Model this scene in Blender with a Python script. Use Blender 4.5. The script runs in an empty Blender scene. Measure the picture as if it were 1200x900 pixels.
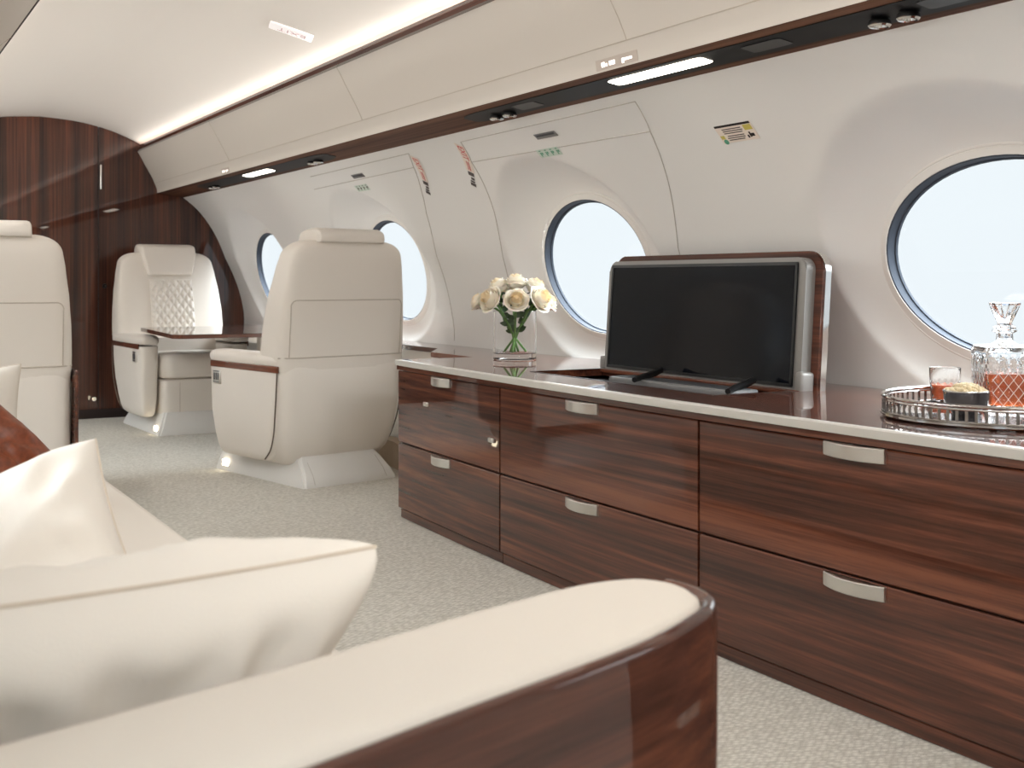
import bpy, bmesh, math, random
from math import sin, cos, pi, radians as R, sqrt, atan, atan2
from mathutils import Vector, Matrix, noise as mnoise
random.seed(7)
C = bpy.context.scene.collection

# ---------------------------------------------------------------- camera
F, HC = 1400.0, 0.90
TH = atan(795 / F)
cam = bpy.data.cameras.new('camera'); co = bpy.data.objects.new('camera', cam); C.objects.link(co)
co.location = (0, 0, HC); co.rotation_euler = (pi / 2, 0, -TH)
cam.sensor_width = 36; cam.lens = F / 1200 * 36; cam.shift_y = -121 / 1200; cam.clip_start = 0.02
cam.dof.use_dof = True; cam.dof.focus_distance = 3.3; cam.dof.aperture_fstop = 8.0
bpy.context.scene.camera = co

# ---------------------------------------------------------------- materials
def srgb(c):
    return tuple(((v / 255) / 12.92 if v / 255 <= .04045 else ((v / 255 + .055) / 1.055) ** 2.4) for v in c) + (1,)
def newmat(name):
    m = bpy.data.materials.new(name); m.use_nodes = True
    nt = m.node_tree; return m, nt, nt.nodes['Principled BSDF']
def N(nt, t, **kw):
    n = nt.nodes.new(t)
    for k, v in kw.items(): setattr(n, k, v)
    return n
def plain(name, rgb, rough=.5, metal=0, spec=.5, coat=0, emis=None, es=0, bump=0, bscale=200, trans=0, ior=1.45, var=0):
    m, nt, b = newmat(name)
    b.inputs['Base Color'].default_value = srgb(rgb)
    b.inputs['Roughness'].default_value = rough; b.inputs['Metallic'].default_value = metal
    b.inputs['Specular IOR Level'].default_value = spec; b.inputs['Coat Weight'].default_value = coat
    b.inputs['Coat Roughness'].default_value = .04
    b.inputs['Transmission Weight'].default_value = trans; b.inputs['IOR'].default_value = ior
    if emis: b.inputs['Emission Color'].default_value = srgb(emis); b.inputs['Emission Strength'].default_value = es
    if bump or var:
        tc = N(nt, 'ShaderNodeTexCoord'); nz = N(nt, 'ShaderNodeTexNoise')
        nz.inputs['Scale'].default_value = bscale; nz.inputs['Detail'].default_value = 3
        nt.links.new(tc.outputs['Object'], nz.inputs['Vector'])
        if bump:
            bp = N(nt, 'ShaderNodeBump'); bp.inputs['Strength'].default_value = bump; bp.inputs['Distance'].default_value = .002
            nt.links.new(nz.outputs['Fac'], bp.inputs['Height']); nt.links.new(bp.outputs['Normal'], b.inputs['Normal'])
        if var:
            r = N(nt, 'ShaderNodeValToRGB'); c = srgb(rgb)
            r.color_ramp.elements[0].color = tuple(v * (1 - var) for v in c[:3]) + (1,); r.color_ramp.elements[0].position = .3
            r.color_ramp.elements[1].color = tuple(min(1, v * (1 + var)) for v in c[:3]) + (1,); r.color_ramp.elements[1].position = .7
            nt.links.new(nz.outputs['Fac'], r.inputs['Fac']); nt.links.new(r.outputs['Color'], b.inputs['Base Color'])
    return m
def wood(name, axis, dark, mid, light, rough=.5, coat=1.0, ior=1.5, cross=44., along=.55, turn=0):
    m, nt, b = newmat(name)
    tc = N(nt, 'ShaderNodeTexCoord'); mp = N(nt, 'ShaderNodeMapping')
    sc = [cross] * 3; sc['xyz'.index(axis)] = along
    mp.inputs['Scale'].default_value = sc; mp.vector_type = 'TEXTURE' if turn else 'POINT'
    if turn:      # TEXTURE mapping applies the inverse: turn first, then stretch
        mp.inputs['Scale'].default_value = [1 / v for v in sc]; mp.inputs['Rotation'].default_value = (0, 0, turn)
    n1 = N(nt, 'ShaderNodeTexNoise'); n1.inputs['Scale'].default_value = 1.6; n1.inputs['Detail'].default_value = 7
    n1.inputs['Roughness'].default_value = .68; n1.inputs['Distortion'].default_value = .15
    n2 = N(nt, 'ShaderNodeTexNoise'); n2.inputs['Scale'].default_value = .32; n2.inputs['Detail'].default_value = 2
    mx = N(nt, 'ShaderNodeMath', operation='MULTIPLY_ADD'); mx.inputs[1].default_value = .55
    nt.links.new(tc.outputs['Object'], mp.inputs['Vector'])
    nt.links.new(mp.outputs['Vector'], n1.inputs['Vector']); nt.links.new(mp.outputs['Vector'], n2.inputs['Vector'])
    m2 = N(nt, 'ShaderNodeMath', operation='MULTIPLY'); m2.inputs[1].default_value = .45
    nt.links.new(n2.outputs['Fac'], m2.inputs[0]); nt.links.new(n1.outputs['Fac'], mx.inputs[0]); nt.links.new(m2.outputs[0], mx.inputs[2])
    r = N(nt, 'ShaderNodeValToRGB'); e = r.color_ramp.elements
    e[0].position = .39; e[0].color = srgb(dark); e[1].position = .62; e[1].color = srgb(light)
    k = e.new(.5); k.color = srgb(mid)
    nt.links.new(mx.outputs[0], r.inputs['Fac']); nt.links.new(r.outputs['Color'], b.inputs['Base Color'])
    b.inputs['Roughness'].default_value = rough; b.inputs['Coat Weight'].default_value = coat
    b.inputs['Coat Roughness'].default_value = .02; b.inputs['Coat IOR'].default_value = ior
    b.inputs['Specular IOR Level'].default_value = .08
    return m
WD, WM, WL = (50, 25, 18), (84, 46, 33), (120, 70, 49)
W_Y = wood('walnut_grain_lengthwise', 'y', WD, WM, WL)
W_X = wood('walnut_grain_crosswise', 'x', WD, WM, WL)
W_ARM = wood('walnut_arm_panel', 'x', (44, 23, 17), (72, 41, 31), (98, 58, 42), cross=34, along=.5, turn=R(19))
W_Z = wood('walnut_grain_upright', 'z', (40, 21, 16), (70, 39, 28), (104, 59, 41), ior=1.52, cross=50)
W_SAT = wood('walnut_satin_lengthwise', 'y', (66, 40, 30), (98, 66, 50), (126, 90, 70), rough=.55, coat=0)
W_DK = plain('dark_recess_wood', (34, 18, 13), .5)
CREAM = plain('cream_leather', (226, 219, 210), .48, bump=.12, bscale=260)
CREAM2 = plain('cream_leather_piping', (190, 180, 168), .5)
QUILT = plain('quilted_cream_leather', (228, 222, 213), .5)
SOFAC = plain('sofa_cream_fabric', (214, 206, 195), .85, bump=.25, bscale=520)
PILLOW = plain('ivory_pillow_fabric', (228, 222, 213), .8, bump=.12, bscale=420)
PILSEAM = plain('pillow_seam', (206, 194, 178), .8)
BROWN = plain('brown_leather', (122, 62, 36), .38, bump=.35, bscale=60, var=.25)
BROWNSEAM = plain('brown_leather_seam', (84, 40, 22), .45)
GAPC = plain('brown_shadow_gap', (92, 78, 66), .6)
GREYCUSH = plain('pale_grey_fabric', (214, 208, 198), .8)
LINER = plain('cream_sidewall_liner', (238, 237, 234), .55, bump=.05, bscale=700)
CEIL = plain('cream_ceiling_liner', (234, 229, 223), .6)
BIN = plain('beige_bin_leather', (207, 200, 191), .5, bump=.06, bscale=500)
SEAM = plain('panel_seam_grey', (192, 186, 178), .6)
BSEAM = plain('bin_seam_beige', (186, 176, 163), .6)
RING = plain('window_ring_cream', (236, 233, 228), .4)
GASK = plain('window_gasket_grey', (70, 76, 86), .6, spec=.2)
SILV = plain('brushed_silver', (228, 226, 222), .28, metal=1, bump=.03, bscale=300)
EDGE = plain('satin_silver_edge', (232, 230, 226), .3, metal=.55)
CHROME = plain('polished_silver', (214, 212, 210), .1, metal=1)
PEWTER = plain('pewter', (150, 145, 140), .22, metal=1)
GREYM = plain('grey_satin_frame', (138, 135, 131), .4, metal=.3)
DGREY = plain('dark_grey_plastic', (62, 64, 68), .45)
MGREY = plain('mid_grey_plastic', (122, 122, 122), .45)
BLACK = plain('black_satin', (17, 17, 18), .35)
SCREEN = plain('black_screen_glass', (9, 13, 20), .10, spec=.28)
PSUB = plain('black_service_inset', (9, 10, 12), .5, spec=.25)
BASE = plain('white_seat_base', (222, 220, 216), .45)
GLOW = plain('warm_lamp_lens', (255, 248, 232), .4, emis=(255, 246, 230), es=6)
STEPGLOW = plain('floor_lamp_lens', (255, 250, 235), .4, emis=(255, 238, 205), es=9)
EXITW = plain('exit_sign_lens', (240, 236, 236), .4, emis=(255, 250, 250), es=.35)
EXITT = plain('exit_letter', (206, 184, 186), .5)
ICON = plain('lit_icon', (255, 250, 246), .4, emis=(255, 248, 242), es=1.0)
SIGNPL = plain('sign_plate_taupe', (188, 176, 166), .5)
REDINK = plain('red_ink', (206, 88, 92), .6)
PALE = plain('pale_decal', (238, 226, 214), .6)
INK = plain('dark_ink', (92, 84, 80), .6)
BLKINK = plain('black_ink', (30, 22, 22), .6)
YELINK = plain('yellow_decal', (206, 190, 96), .6)
GRNINK = plain('green_decal', (92, 158, 128), .6)
MINT = plain('mint_decal', (206, 220, 208), .6)
ROSE = plain('cream_rose_petal', (250, 243, 228), .6)
ROSE.node_tree.nodes['Principled BSDF'].inputs['Subsurface Weight'].default_value = 0.15
ROSE.node_tree.nodes['Principled BSDF'].inputs['Subsurface Radius'].default_value = (.01, .006, .003)
ROSEIN = plain('rose_heart_petal', (248, 232, 200), .6)
STEM = plain('green_stem', (92, 138, 62), .5)
LEAF = plain('dark_green_leaf', (50, 82, 42), .45, var=.2, bscale=30)
GLASS = plain('clear_glass', (255, 255, 255), .01, trans=1, ior=1.3)
AMBER = plain('amber_liquor', (222, 112, 62), .04, trans=.6, ior=1.33)
ORANGE = plain('orange_drink', (224, 104, 48), .15, trans=.35, ior=1.33)
NUT = plain('pale_nut', (214, 196, 158), .6, var=.15, bscale=80)
BOWL = plain('smoky_metal_bowl', (96, 94, 98), .18, metal=1)

FROST = plain('frosted_cut', (236, 236, 236), .35, trans=.35)
def cut_glass():
    m, nt, b = newmat('cut_crystal')
    b.inputs['Base Color'].default_value = (1, 1, 1, 1); b.inputs['Roughness'].default_value = .02
    b.inputs['Transmission Weight'].default_value = 1; b.inputs['IOR'].default_value = 1.4
    return m
CRYSTAL = cut_glass()

def carpet():
    m, nt, b = newmat('pale_grey_loop_carpet')
    tc = N(nt, 'ShaderNodeTexCoord'); mp = N(nt, 'ShaderNodeMapping')
    mp.inputs['Rotation'].default_value = (0, 0, R(38)); mp.inputs['Scale'].default_value = (1, 1.7, 1)
    v = N(nt, 'ShaderNodeTexVoronoi'); v.inputs['Scale'].default_value = 62; v.inputs['Randomness'].default_value = .55
    nz = N(nt, 'ShaderNodeTexNoise'); nz.inputs['Scale'].default_value = 1.2; nz.inputs['Detail'].default_value = 2
    nf = N(nt, 'ShaderNodeTexNoise'); nf.inputs['Scale'].default_value = 420; nf.inputs['Detail'].default_value = 2
    nt.links.new(tc.outputs['Object'], mp.inputs['Vector']); nt.links.new(mp.outputs['Vector'], v.inputs['Vector'])
    nt.links.new(tc.outputs['Object'], nz.inputs['Vector']); nt.links.new(tc.outputs['Object'], nf.inputs['Vector'])
    r = N(nt, 'ShaderNodeValToRGB'); e = r.color_ramp.elements
    e[0].position = .12; e[0].color = srgb((228, 225, 216)); e[1].position = .75; e[1].color = srgb((192, 188, 178))
    nt.links.new(v.outputs['Distance'], r.inputs['Fac'])
    nt.links.new(r.outputs['Color'], b.inputs['Base Color']); b.inputs['Roughness'].default_value = .95
    b.inputs['Specular IOR Level'].default_value = .1
    ad = N(nt, 'ShaderNodeMath', operation='MULTIPLY_ADD'); ad.inputs[1].default_value = -1.0
    nt.links.new(v.outputs['Distance'], ad.inputs[0]); nt.links.new(nf.outputs['Fac'], ad.inputs[2])
    bp = N(nt, 'ShaderNodeBump'); bp.inputs['Strength'].default_value = .5; bp.inputs['Distance'].default_value = .006
    nt.links.new(ad.outputs[0], bp.inputs['Height']); nt.links.new(bp.outputs['Normal'], b.inputs['Normal'])
    return m
CARPET = carpet()

def pane_mat():
    m = bpy.data.materials.new('window_pane_glass'); m.use_nodes = True; nt = m.node_tree; nt.nodes.clear()
    o = N(nt, 'ShaderNodeOutputMaterial'); mx = N(nt, 'ShaderNodeMixShader'); t = N(nt, 'ShaderNodeBsdfTransparent')
    g = N(nt, 'ShaderNodeBsdfGlossy'); g.inputs['Roughness'].default_value = .02
    mx.inputs['Fac'].default_value = .025
    nt.links.new(t.outputs[0], mx.inputs[1]); nt.links.new(g.outputs[0], mx.inputs[2]); nt.links.new(mx.outputs[0], o.inputs['Surface'])
    return m
PANE = pane_mat()

# ---------------------------------------------------------------- mesh helpers
def obj(name, bm, mat, parent=None, smooth=True, ang=35):
    me = bpy.data.meshes.new(name)
    bmesh.ops.recalc_face_normals(bm, faces=bm.faces)
    bm.to_mesh(me); bm.free()
    mats = mat if isinstance(mat, list) else [mat]
    for m in mats: me.materials.append(m)
    if smooth:
        me.polygons.foreach_set('use_smooth', [True] * len(me.polygons))
        try: me.set_sharp_from_angle(angle=R(ang))
        except Exception: pass
    o = bpy.data.objects.new(name, me); C.objects.link(o)
    if parent: o.parent = parent
    return o
def thing(name, label, cat, loc=(0, 0, 0), rz=0, group=None, rot=None):
    o = bpy.data.objects.new(name, None); C.objects.link(o)
    o.empty_display_size = .05
    o.location = loc; o.rotation_euler = rot if rot else (0, 0, rz)
    return tag(o, label, cat, group)
def tag(o, label, cat, group=None):
    o['label'] = label; o['category'] = cat
    if group: o['group'] = group
    return o
def struct(o):
    o['kind'] = 'structure'; return o
def at_origin(o, loc):
    """give a mesh built in world coordinates an origin at loc"""
    o.data.transform(Matrix.Translation(-Vector(loc))); o.location = loc; return o
def add_box(bm, c, s, bev=0, seg=3, mat=None, mi=0):
    r = bmesh.ops.create_cube(bm, size=1)
    vs = r['verts']
    M = Matrix.Translation(c) @ Matrix.Diagonal((s[0], s[1], s[2], 1))
    if mat is not None: M = mat @ M
    bmesh.ops.transform(bm, matrix=M, verts=vs)
    fs = list({f for v in vs for f in v.link_faces})
    for f in fs: f.material_index = mi
    if bev:
        es = list({e for v in vs for e in v.link_edges})
        bmesh.ops.bevel(bm, geom=es, offset=bev, segments=seg, profile=.5, affect='EDGES', clamp_overlap=True)
def box(c, s, bev=0, seg=3):
    bm = bmesh.new(); add_box(bm, c, s, bev, seg); return bm
def add_tube(bm, pts, r, n=8, close=False, caps=True, mi=0):
    pts = [Vector(p) for p in pts]; rings = []
    rad = r if isinstance(r, (list, tuple)) else [r] * len(pts)
    up = None
    for i, p in enumerate(pts):
        if close: t = pts[(i + 1) % len(pts)] - pts[i - 1]
        else: t = pts[min(i + 1, len(pts) - 1)] - pts[max(i - 1, 0)]
        t.normalize()
        if up is None:
            a = Vector((0, 0, 1)) if abs(t.z) < .9 else Vector((1, 0, 0)); up = t.cross(a).normalized()
        else:
            up = (up - t * up.dot(t)).normalized()
        b = t.cross(up)
        rings.append([bm.verts.new(p + (up * cos(2 * pi * k / n) + b * sin(2 * pi * k / n)) * rad[i]) for k in range(n)])
    L = len(rings)
    for i in range(L if close else L - 1):
        A, B = rings[i], rings[(i + 1) % L]
        for k in range(n):
            f = bm.faces.new((A[k], A[(k + 1) % n], B[(k + 1) % n], B[k])); f.material_index = mi
    if caps and not close:
        bm.faces.new(rings[0]); bm.faces.new(rings[-1])
def tube(pts, r, n=8, close=False):
    bm = bmesh.new(); add_tube(bm, pts, r, n, close); return bm
def add_lathe(bm, prof, n=48, c=(0, 0, 0), sx=1, sy=1, closed=True, mi=0):
    rings = []
    for (r, z) in prof:
        if r < 1e-6: rings.append([bm.verts.new((c[0], c[1], c[2] + z))])
        else: rings.append([bm.verts.new((c[0] + sx * r * cos(2 * pi * k / n), c[1] + sy * r * sin(2 * pi * k / n), c[2] + z)) for k in range(n)])
    for A, B in zip(rings, rings[1:]):
        for k in range(n):
            q = [A[k % len(A)], A[(k + 1) % len(A)], B[(k + 1) % len(B)], B[k % len(B)]]
            u = []
            for v in q:
                if v not in u: u.append(v)
            if len(u) >= 3:
                f = bm.faces.new(u); f.material_index = mi
def lathe(prof, n=48, **k):
    bm = bmesh.new(); add_lathe(bm, prof, n, **k); return bm
def add_loft(bm, secs):
    rings = [[bm.verts.new(p) for p in s] for s in secs]
    n = len(rings[0])
    for A, B in zip(rings, rings[1:]):
        for k in range(n): bm.faces.new((A[k], A[(k + 1) % n], B[(k + 1) % n], B[k]))
    bm.faces.new(list(reversed(rings[0]))); bm.faces.new(rings[-1])
def loft(secs):
    bm = bmesh.new(); add_loft(bm, secs); return bm
def sup(cx, cy, z, w, d, n=5, N_=56, skew=None):
    out = []
    for k in range(N_):
        t = 2 * pi * k / N_; c, s = cos(t), sin(t)
        x = cx + w * math.copysign(abs(c) ** (2 / n), c); y = cy + d * math.copysign(abs(s) ** (2 / n), s)
        out.append((x, y, z))
    return out
def lerp_table(tab, z):
    if z <= tab[0][0]: return tab[0][1:]
    for a, b in zip(tab, tab[1:]):
        if z <= b[0]:
            t = (z - a[0]) / (b[0] - a[0]); t = t * t * (3 - 2 * t) * .4 + t * .6
            return tuple(p + (q - p) * t for p, q in zip(a[1:], b[1:]))
    return tab[-1][1:]
def smooth_curve(pts, n=8):
    """Catmull-Rom through 2-D points"""
    P = [Vector(p) for p in pts]; out = []
    for i in range(len(P) - 1):
        p0, p1, p2, p3 = P[max(i - 1, 0)], P[i], P[i + 1], P[min(i + 2, len(P) - 1)]
        for k in range(n):
            t = k / n
            out.append(.5 * ((2 * p1) + (p2 - p0) * t + (2 * p0 - 5 * p1 + 4 * p2 - p3) * t * t + (3 * p1 - p0 - 3 * p2 + p3) * t ** 3))
    out.append(P[-1]); return out
def prism_y(poly, y0, y1):
    """polygon in (x, z) extruded along y"""
    bm = bmesh.new()
    A = [bm.verts.new((p[0], y0, p[1])) for p in poly]; B = [bm.verts.new((p[0], y1, p[1])) for p in poly]
    n = len(poly)
    for k in range(n): bm.faces.new((A[k], A[(k + 1) % n], B[(k + 1) % n], B[k]))
    bm.faces.new(A); bm.faces.new(list(reversed(B)))
    return bm
def prism_z(poly, z0, z1):
    bm = bmesh.new()
    A = [bm.verts.new((p[0], p[1], z0)) for p in poly]; B = [bm.verts.new((p[0], p[1], z1)) for p in poly]
    n = len(poly)
    for k in range(n): bm.faces.new((A[k], A[(k + 1) % n], B[(k + 1) % n], B[k]))
    bm.faces.new(list(reversed(A))); bm.faces.new(B)
    return bm
def text_bm(s, size):
    cu = bpy.data.curves.new('t', 'FONT'); cu.body = s; cu.size = size; cu.align_x = 'CENTER'; cu.align_y = 'CENTER'
    cu.extrude = .0006
    o = bpy.data.objects.new('t', cu); C.objects.link(o)
    dg = bpy.context.evaluated_depsgraph_get()
    me = bpy.data.meshes.new_from_object(o.evaluated_get(dg))
    bm = bmesh.new(); bm.from_mesh(me)
    bpy.data.objects.remove(o); bpy.data.curves.remove(cu); bpy.data.meshes.remove(me)
    return bm

# ================================================================= SETTING
XC = 1.15                       # cabin centre line; the left side mirrors the right
Y0, Y1 = -1.2, 8.14
WALLC = smooth_curve([(.0, 2.42), (.3, 2.50), (.6, 2.535), (.75, 2.52), (.9, 2.475), (1.07, 2.395), (1.23, 2.30), (1.37, 2.18), (1.47, 2.05)], 10)
def wall_base(z):
    for a, b in zip(WALLC, WALLC[1:]):
        if z <= b.x: t = (z - a.x) / (b.x - a.x); return a.y + (b.y - a.y) * t
    return WALLC[-1].y
WIN = [.11, 1.95, 3.79, 5.58, 7.42]
HHW, HH, ZC = {1.95: .385}, .249, .952
def hw(yc): return HHW.get(yc, .345)
def plane_x(z): return 2.515 - .22 * (z - .95)
def wall_x(y, z):
    x = wall_base(z) - .012 * max(0, y - 3.6) * min(1, max(0, (1.45 - z) / .4))
    for yc in WIN:
        e = sqrt(((y - yc) / (.51 + .04 * (yc == 1.95))) ** 2 + ((z - .965) / .388) ** 2)
        if e < 1:
            t = min(1, (1 - e) / .36); b = (1 - (1 - t) ** 2.2)
            p = max(plane_x(z) - .012 * max(0, y - 3.6), x + .004)
            x = x + (p - x) * b
    return x
def wall_mesh(mirror=False):
    bm = bmesh.new(); dy = .0125; ny = int((Y1 + .0 - Y0) / dy) + 1
    zs = [i * .0125 for i in range(int(1.47 / .0125) + 1)] + [1.47]
    g = []
    for i in range(ny + 1):
        y = min(Y0 + i * dy, Y1 + .01); col = []
        for z in zs:
            x = wall_x(y, z); col.append(bm.verts.new((2 * XC - x if mirror else x, y, z)))
        g.append(col)
    for i in range(ny):
        for j in range(len(zs) - 1):
            y = Y0 + (i + .5) * dy; z = (zs[j] + zs[j + 1]) / 2
            if any(((y - yc) / (hw(yc) + .016)) ** 2 + ((z - ZC) / (HH + .016)) ** 2 < 1 for yc in WIN): continue
            bm.faces.new((g[i][j], g[i + 1][j], g[i + 1][j + 1], g[i][j + 1]))
    loose = [v for v in bm.verts if not v.link_faces]
    bmesh.ops.delete(bm, geom=loose, context='VERTS')
    return bm
struct(obj('wall_right', wall_mesh(), LINER, ang=60))
struct(obj('wall_left', wall_mesh(True), LINER, ang=60))

def window(i, yc, mirror):
    HW = hw(yc)
    def X(x): return 2 * XC - x if mirror else x
    def px(z, off): return plane_x(z) - .012 * max(0, yc - 3.6) + off
    n = 72
    def ring(a, b, off, bm):
        return [bm.verts.new((X(px(ZC + b * sin(t), off)), yc + a * cos(t), ZC + b * sin(t))) for t in [2 * pi * k / n for k in range(n)]]
    def skin(specs):
        bm = bmesh.new(); rs = [ring(a, b, o, bm) for a, b, o in specs]
        for A, B in zip(rs, rs[1:]):
            for k in range(n): bm.faces.new((A[k], A[(k + 1) % n], B[(k + 1) % n], B[k]))
        return bm
    w = struct(obj('window_%d' % i, skin([(HW + .040, HH + .040, .010), (HW + .037, HH + .037, -.001), (HW + .033, HH + .033, -.004), (HW + .029, HH + .029, -.004), (HW + .027, HH + .027, -.0015), (HW + .025, HH + .025, -.004),
              (HW + .006, HH + .006, -.005), (HW + .004, HH + .004, -.003)]), RING))
    obj('window_gasket', skin([(HW + .0045, HH + .0045, -.0035), (HW + .001, HH + .001, -.002), (HW - .001, HH - .001, .022), (HW - .005, HH - .005, .023), (HW - .006, HH - .006, .030)]), GASK, w)
    obj('window_reveal', skin([(HW - .006, HH - .006, .030), (HW + .01, HH + .01, .033), (HW + .04, HH + .04, .034)]), RING, w)
    bm = bmesh.new(); A = ring(HW - .004, HH - .004, .027, bm); bm.faces.new(A)
    obj('window_pane', bm, PANE, w, smooth=False)
k = 1
for yc in WIN: window(k, yc, False); k += 1
for yc in WIN: window(k, yc, True); k += 1

struct(obj('floor', box((XC, (Y0 + Y1) / 2, -.03), (2.7, Y1 - Y0 + .1, .06)), CARPET, smooth=False))

CE = [(1.87, 1.70), (1.80, 1.785), (1.755, 1.818), (1.63, 1.872), (1.5, 1.911), (1.35, 1.938), (XC, 1.952)]
CEc = smooth_curve(CE, 6)
CEfull = [(p.x, p.y) for p in CEc] + [(2 * XC - p.x, p.y) for p in reversed(CEc[:-1])]
def ceil_z(x):
    x = XC + abs(x - XC)
    for a, b in zip(CEc, CEc[1:]):
        if b.x <= x <= a.x: t = (x - a.x) / (b.x - a.x); return a.y + (b.y - a.y) * t
    return 1.952
bm = bmesh.new()
A = [bm.verts.new((p[0], Y0, p[1])) for p in CEfull]; B = [bm.verts.new((p[0], Y1 + .02, p[1])) for p in CEfull]
A2 = [bm.verts.new((XC + (p[0] - XC) * 1.02, Y0, p[1] + .03)) for p in CEfull]; B2 = [bm.verts.new((XC + (p[0] - XC) * 1.02, Y1 + .02, p[1] + .03)) for p in CEfull]
for i in range(len(A) - 1):
    bm.faces.new((A[i], A[i + 1], B[i + 1], B[i])); bm.faces.new((A2[i + 1], A2[i], B2[i], B2[i + 1]))
struct(obj('ceiling', bm, CEIL))

# forward bulkhead, glossy walnut, and the sliding door in it
def zface(y, xs):    # thin slabs that follow the cabin section
    pass
def bulk_outline(x):
    x = XC + abs(x - XC)
    return ceil_z(x) + .01 if x < 1.86 else 1.7
poly = []
right = [(2.44, 0), (2.52, .3), (2.545, .6), (2.54, .75), (2.49, .9), (2.41, 1.07), (2.32, 1.23), (2.20, 1.37), (2.07, 1.47), (1.95, 1.60), (1.88, 1.70)]
top = [(p[0], p[1] + .012) for p in CEfull[1:-1]]
poly = right + top + [(2 * XC - x, z) for x, z in reversed(right)]
bm = bmesh.new()
def halves(poly, xs, keep_right):
    out = []
    n = len(poly)
    for i in range(n):
        a, b = poly[i], poly[(i + 1) % n]
        ina = (a[0] >= xs) == keep_right or a[0] == xs; inb = (b[0] >= xs) == keep_right or b[0] == xs
        if ina: out.append(a)
        if ina != inb:
            t = (xs - a[0]) / (b[0] - a[0]); out.append((xs, a[1] + (b[1] - a[1]) * t))
    return out
struct(obj('wall_front', prism_y(halves(poly, 1.512, True), Y1, Y1 + .05), W_Z, smooth=False))
door = struct(obj('door_1', prism_y(halves(poly, 1.506, False), Y1 + .004, Y1 + .05), W_Z, smooth=False))
obj('door_edge', box((1.509, Y1 + .006, .95), (.006, .02, 1.9)), W_DK, door, smooth=False)
bm = bmesh.new(); add_box(bm, (1.522, Y1 - .006, 1.58), (.010, .012, .16), .003)
obj('door_latch', bm, SILV, door)
bm = bmesh.new(); add_tube(bm, [(1.478, Y1 + .004, .128), (1.478, Y1 - .022, .128)], [.017, .014], 16)
obj('door_knob', bm, CHROME, door)
t = thing('bulkhead_latch', 'small round dark latch knob on the walnut bulkhead beside the door gap', 'latch', (1.547, Y1, .866))
bm = bmesh.new(); add_tube(bm, [(0, 0, 0), (0, -.014, 0)], [.016, .014], 16); obj('rosette', bm, BLACK, t)
bm = bmesh.new(); add_tube(bm, [(0, -.014, 0), (0, -.026, 0)], [.007, .006], 12); obj('button', bm, PEWTER, t)
bm = bmesh.new(); add_box(bm, (1.777, Y1 - .0005, .74), (.003, .003, 1.46)); struct(obj('trim_4', bm, W_DK, smooth=False))
bm = bmesh.new(); add_box(bm, (XC, Y1 - .006, .03), (2.5, .012, .06), .003); struct(obj('baseboard_front', bm, W_DK))
# aft wall behind the camera
struct(obj('wall_back', prism_y(poly, Y0 - .05, Y0), LINER, smooth=False))

# overhead bins, cornice trim and the service strip under the bins
BINC = smooth_curve([(1.885, 1.488), (1.882, 1.515), (1.868, 1.552), (1.845, 1.602), (1.805, 1.672), (1.775, 1.728), (1.757, 1.758)], 5)
def bin_x(z):
    for a, b in zip(BINC, BINC[1:]):
        if a.y <= z <= b.y: t = (z - a.y) / (b.y - a.y); return a.x + (b.x - a.x) * t
    return 1.885
def left_in(z): return .125 * max(0, min(1, (1.757 - z) / .26))   # the left bin is set back a little further
def overhead_bin(mirror, label):
    def X(x, z): return 2 * XC - x - left_in(z) if mirror else x
    yb0, yb1 = Y0, Y1 - .005
    x0 = X(1.9, 1.49)
    t = thing('overhead_bin', label, 'bin', (x0, yb0, 1.49))
    prof = [(X(p.x, p.y) - x0, p.y - 1.49) for p in BINC] + [(X(1.80, 1.762) - x0, .27), (X(1.93, 1.59) - x0, .10), (X(1.93, 1.49) - x0, -.002)]
    obj('bin_door', prism_y(prof, 0, yb1 - yb0), BIN, t)
    def P(y, z, o=.0008): return (X(bin_x(z) - o, z) - x0, y - yb0, z - 1.49)
    bm = bmesh.new(); add_tube(bm, [P(y0_, 1.552) for y0_ in (yb0, yb1)], .0014, 6)
    obj('panel_seam', bm, BSEAM, t)
    for ys in ((.75, 2.66, 4.52, 6.4)):
        bm = bmesh.new(); add_tube(bm, [P(ys, z_) for z_ in (1.553, 1.58, 1.61, 1.65, 1.69, 1.73, 1.757)], .0014, 6)
        obj('panel_seam', bm, BSEAM, t)
    return t
overhead_bin(False, 'long beige overhead bin running above the round windows, under the walnut cornice')
overhead_bin(True, 'beige overhead bin cut off by the top left corner of the photo')
for m_, nm in ((False, 'trim_1'), (True, 'trim_2')):
    X = (lambda x: 2 * XC - x) if m_ else (lambda x: x)
    pr = [(X(1.752), 1.757), (X(1.749), 1.784), (X(1.752), 1.789), (X(1.76), 1.785), (X(1.762), 1.757)] if m_ else [(X(1.737), 1.757), (X(1.732), 1.772), (X(1.737), 1.787), (X(1.749), 1.789), (X(1.760), 1.78), (X(1.762), 1.757)]
    struct(obj(nm, prism_y(pr, Y0, Y1 - .004), W_DK if m_ else W_Y))

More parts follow.
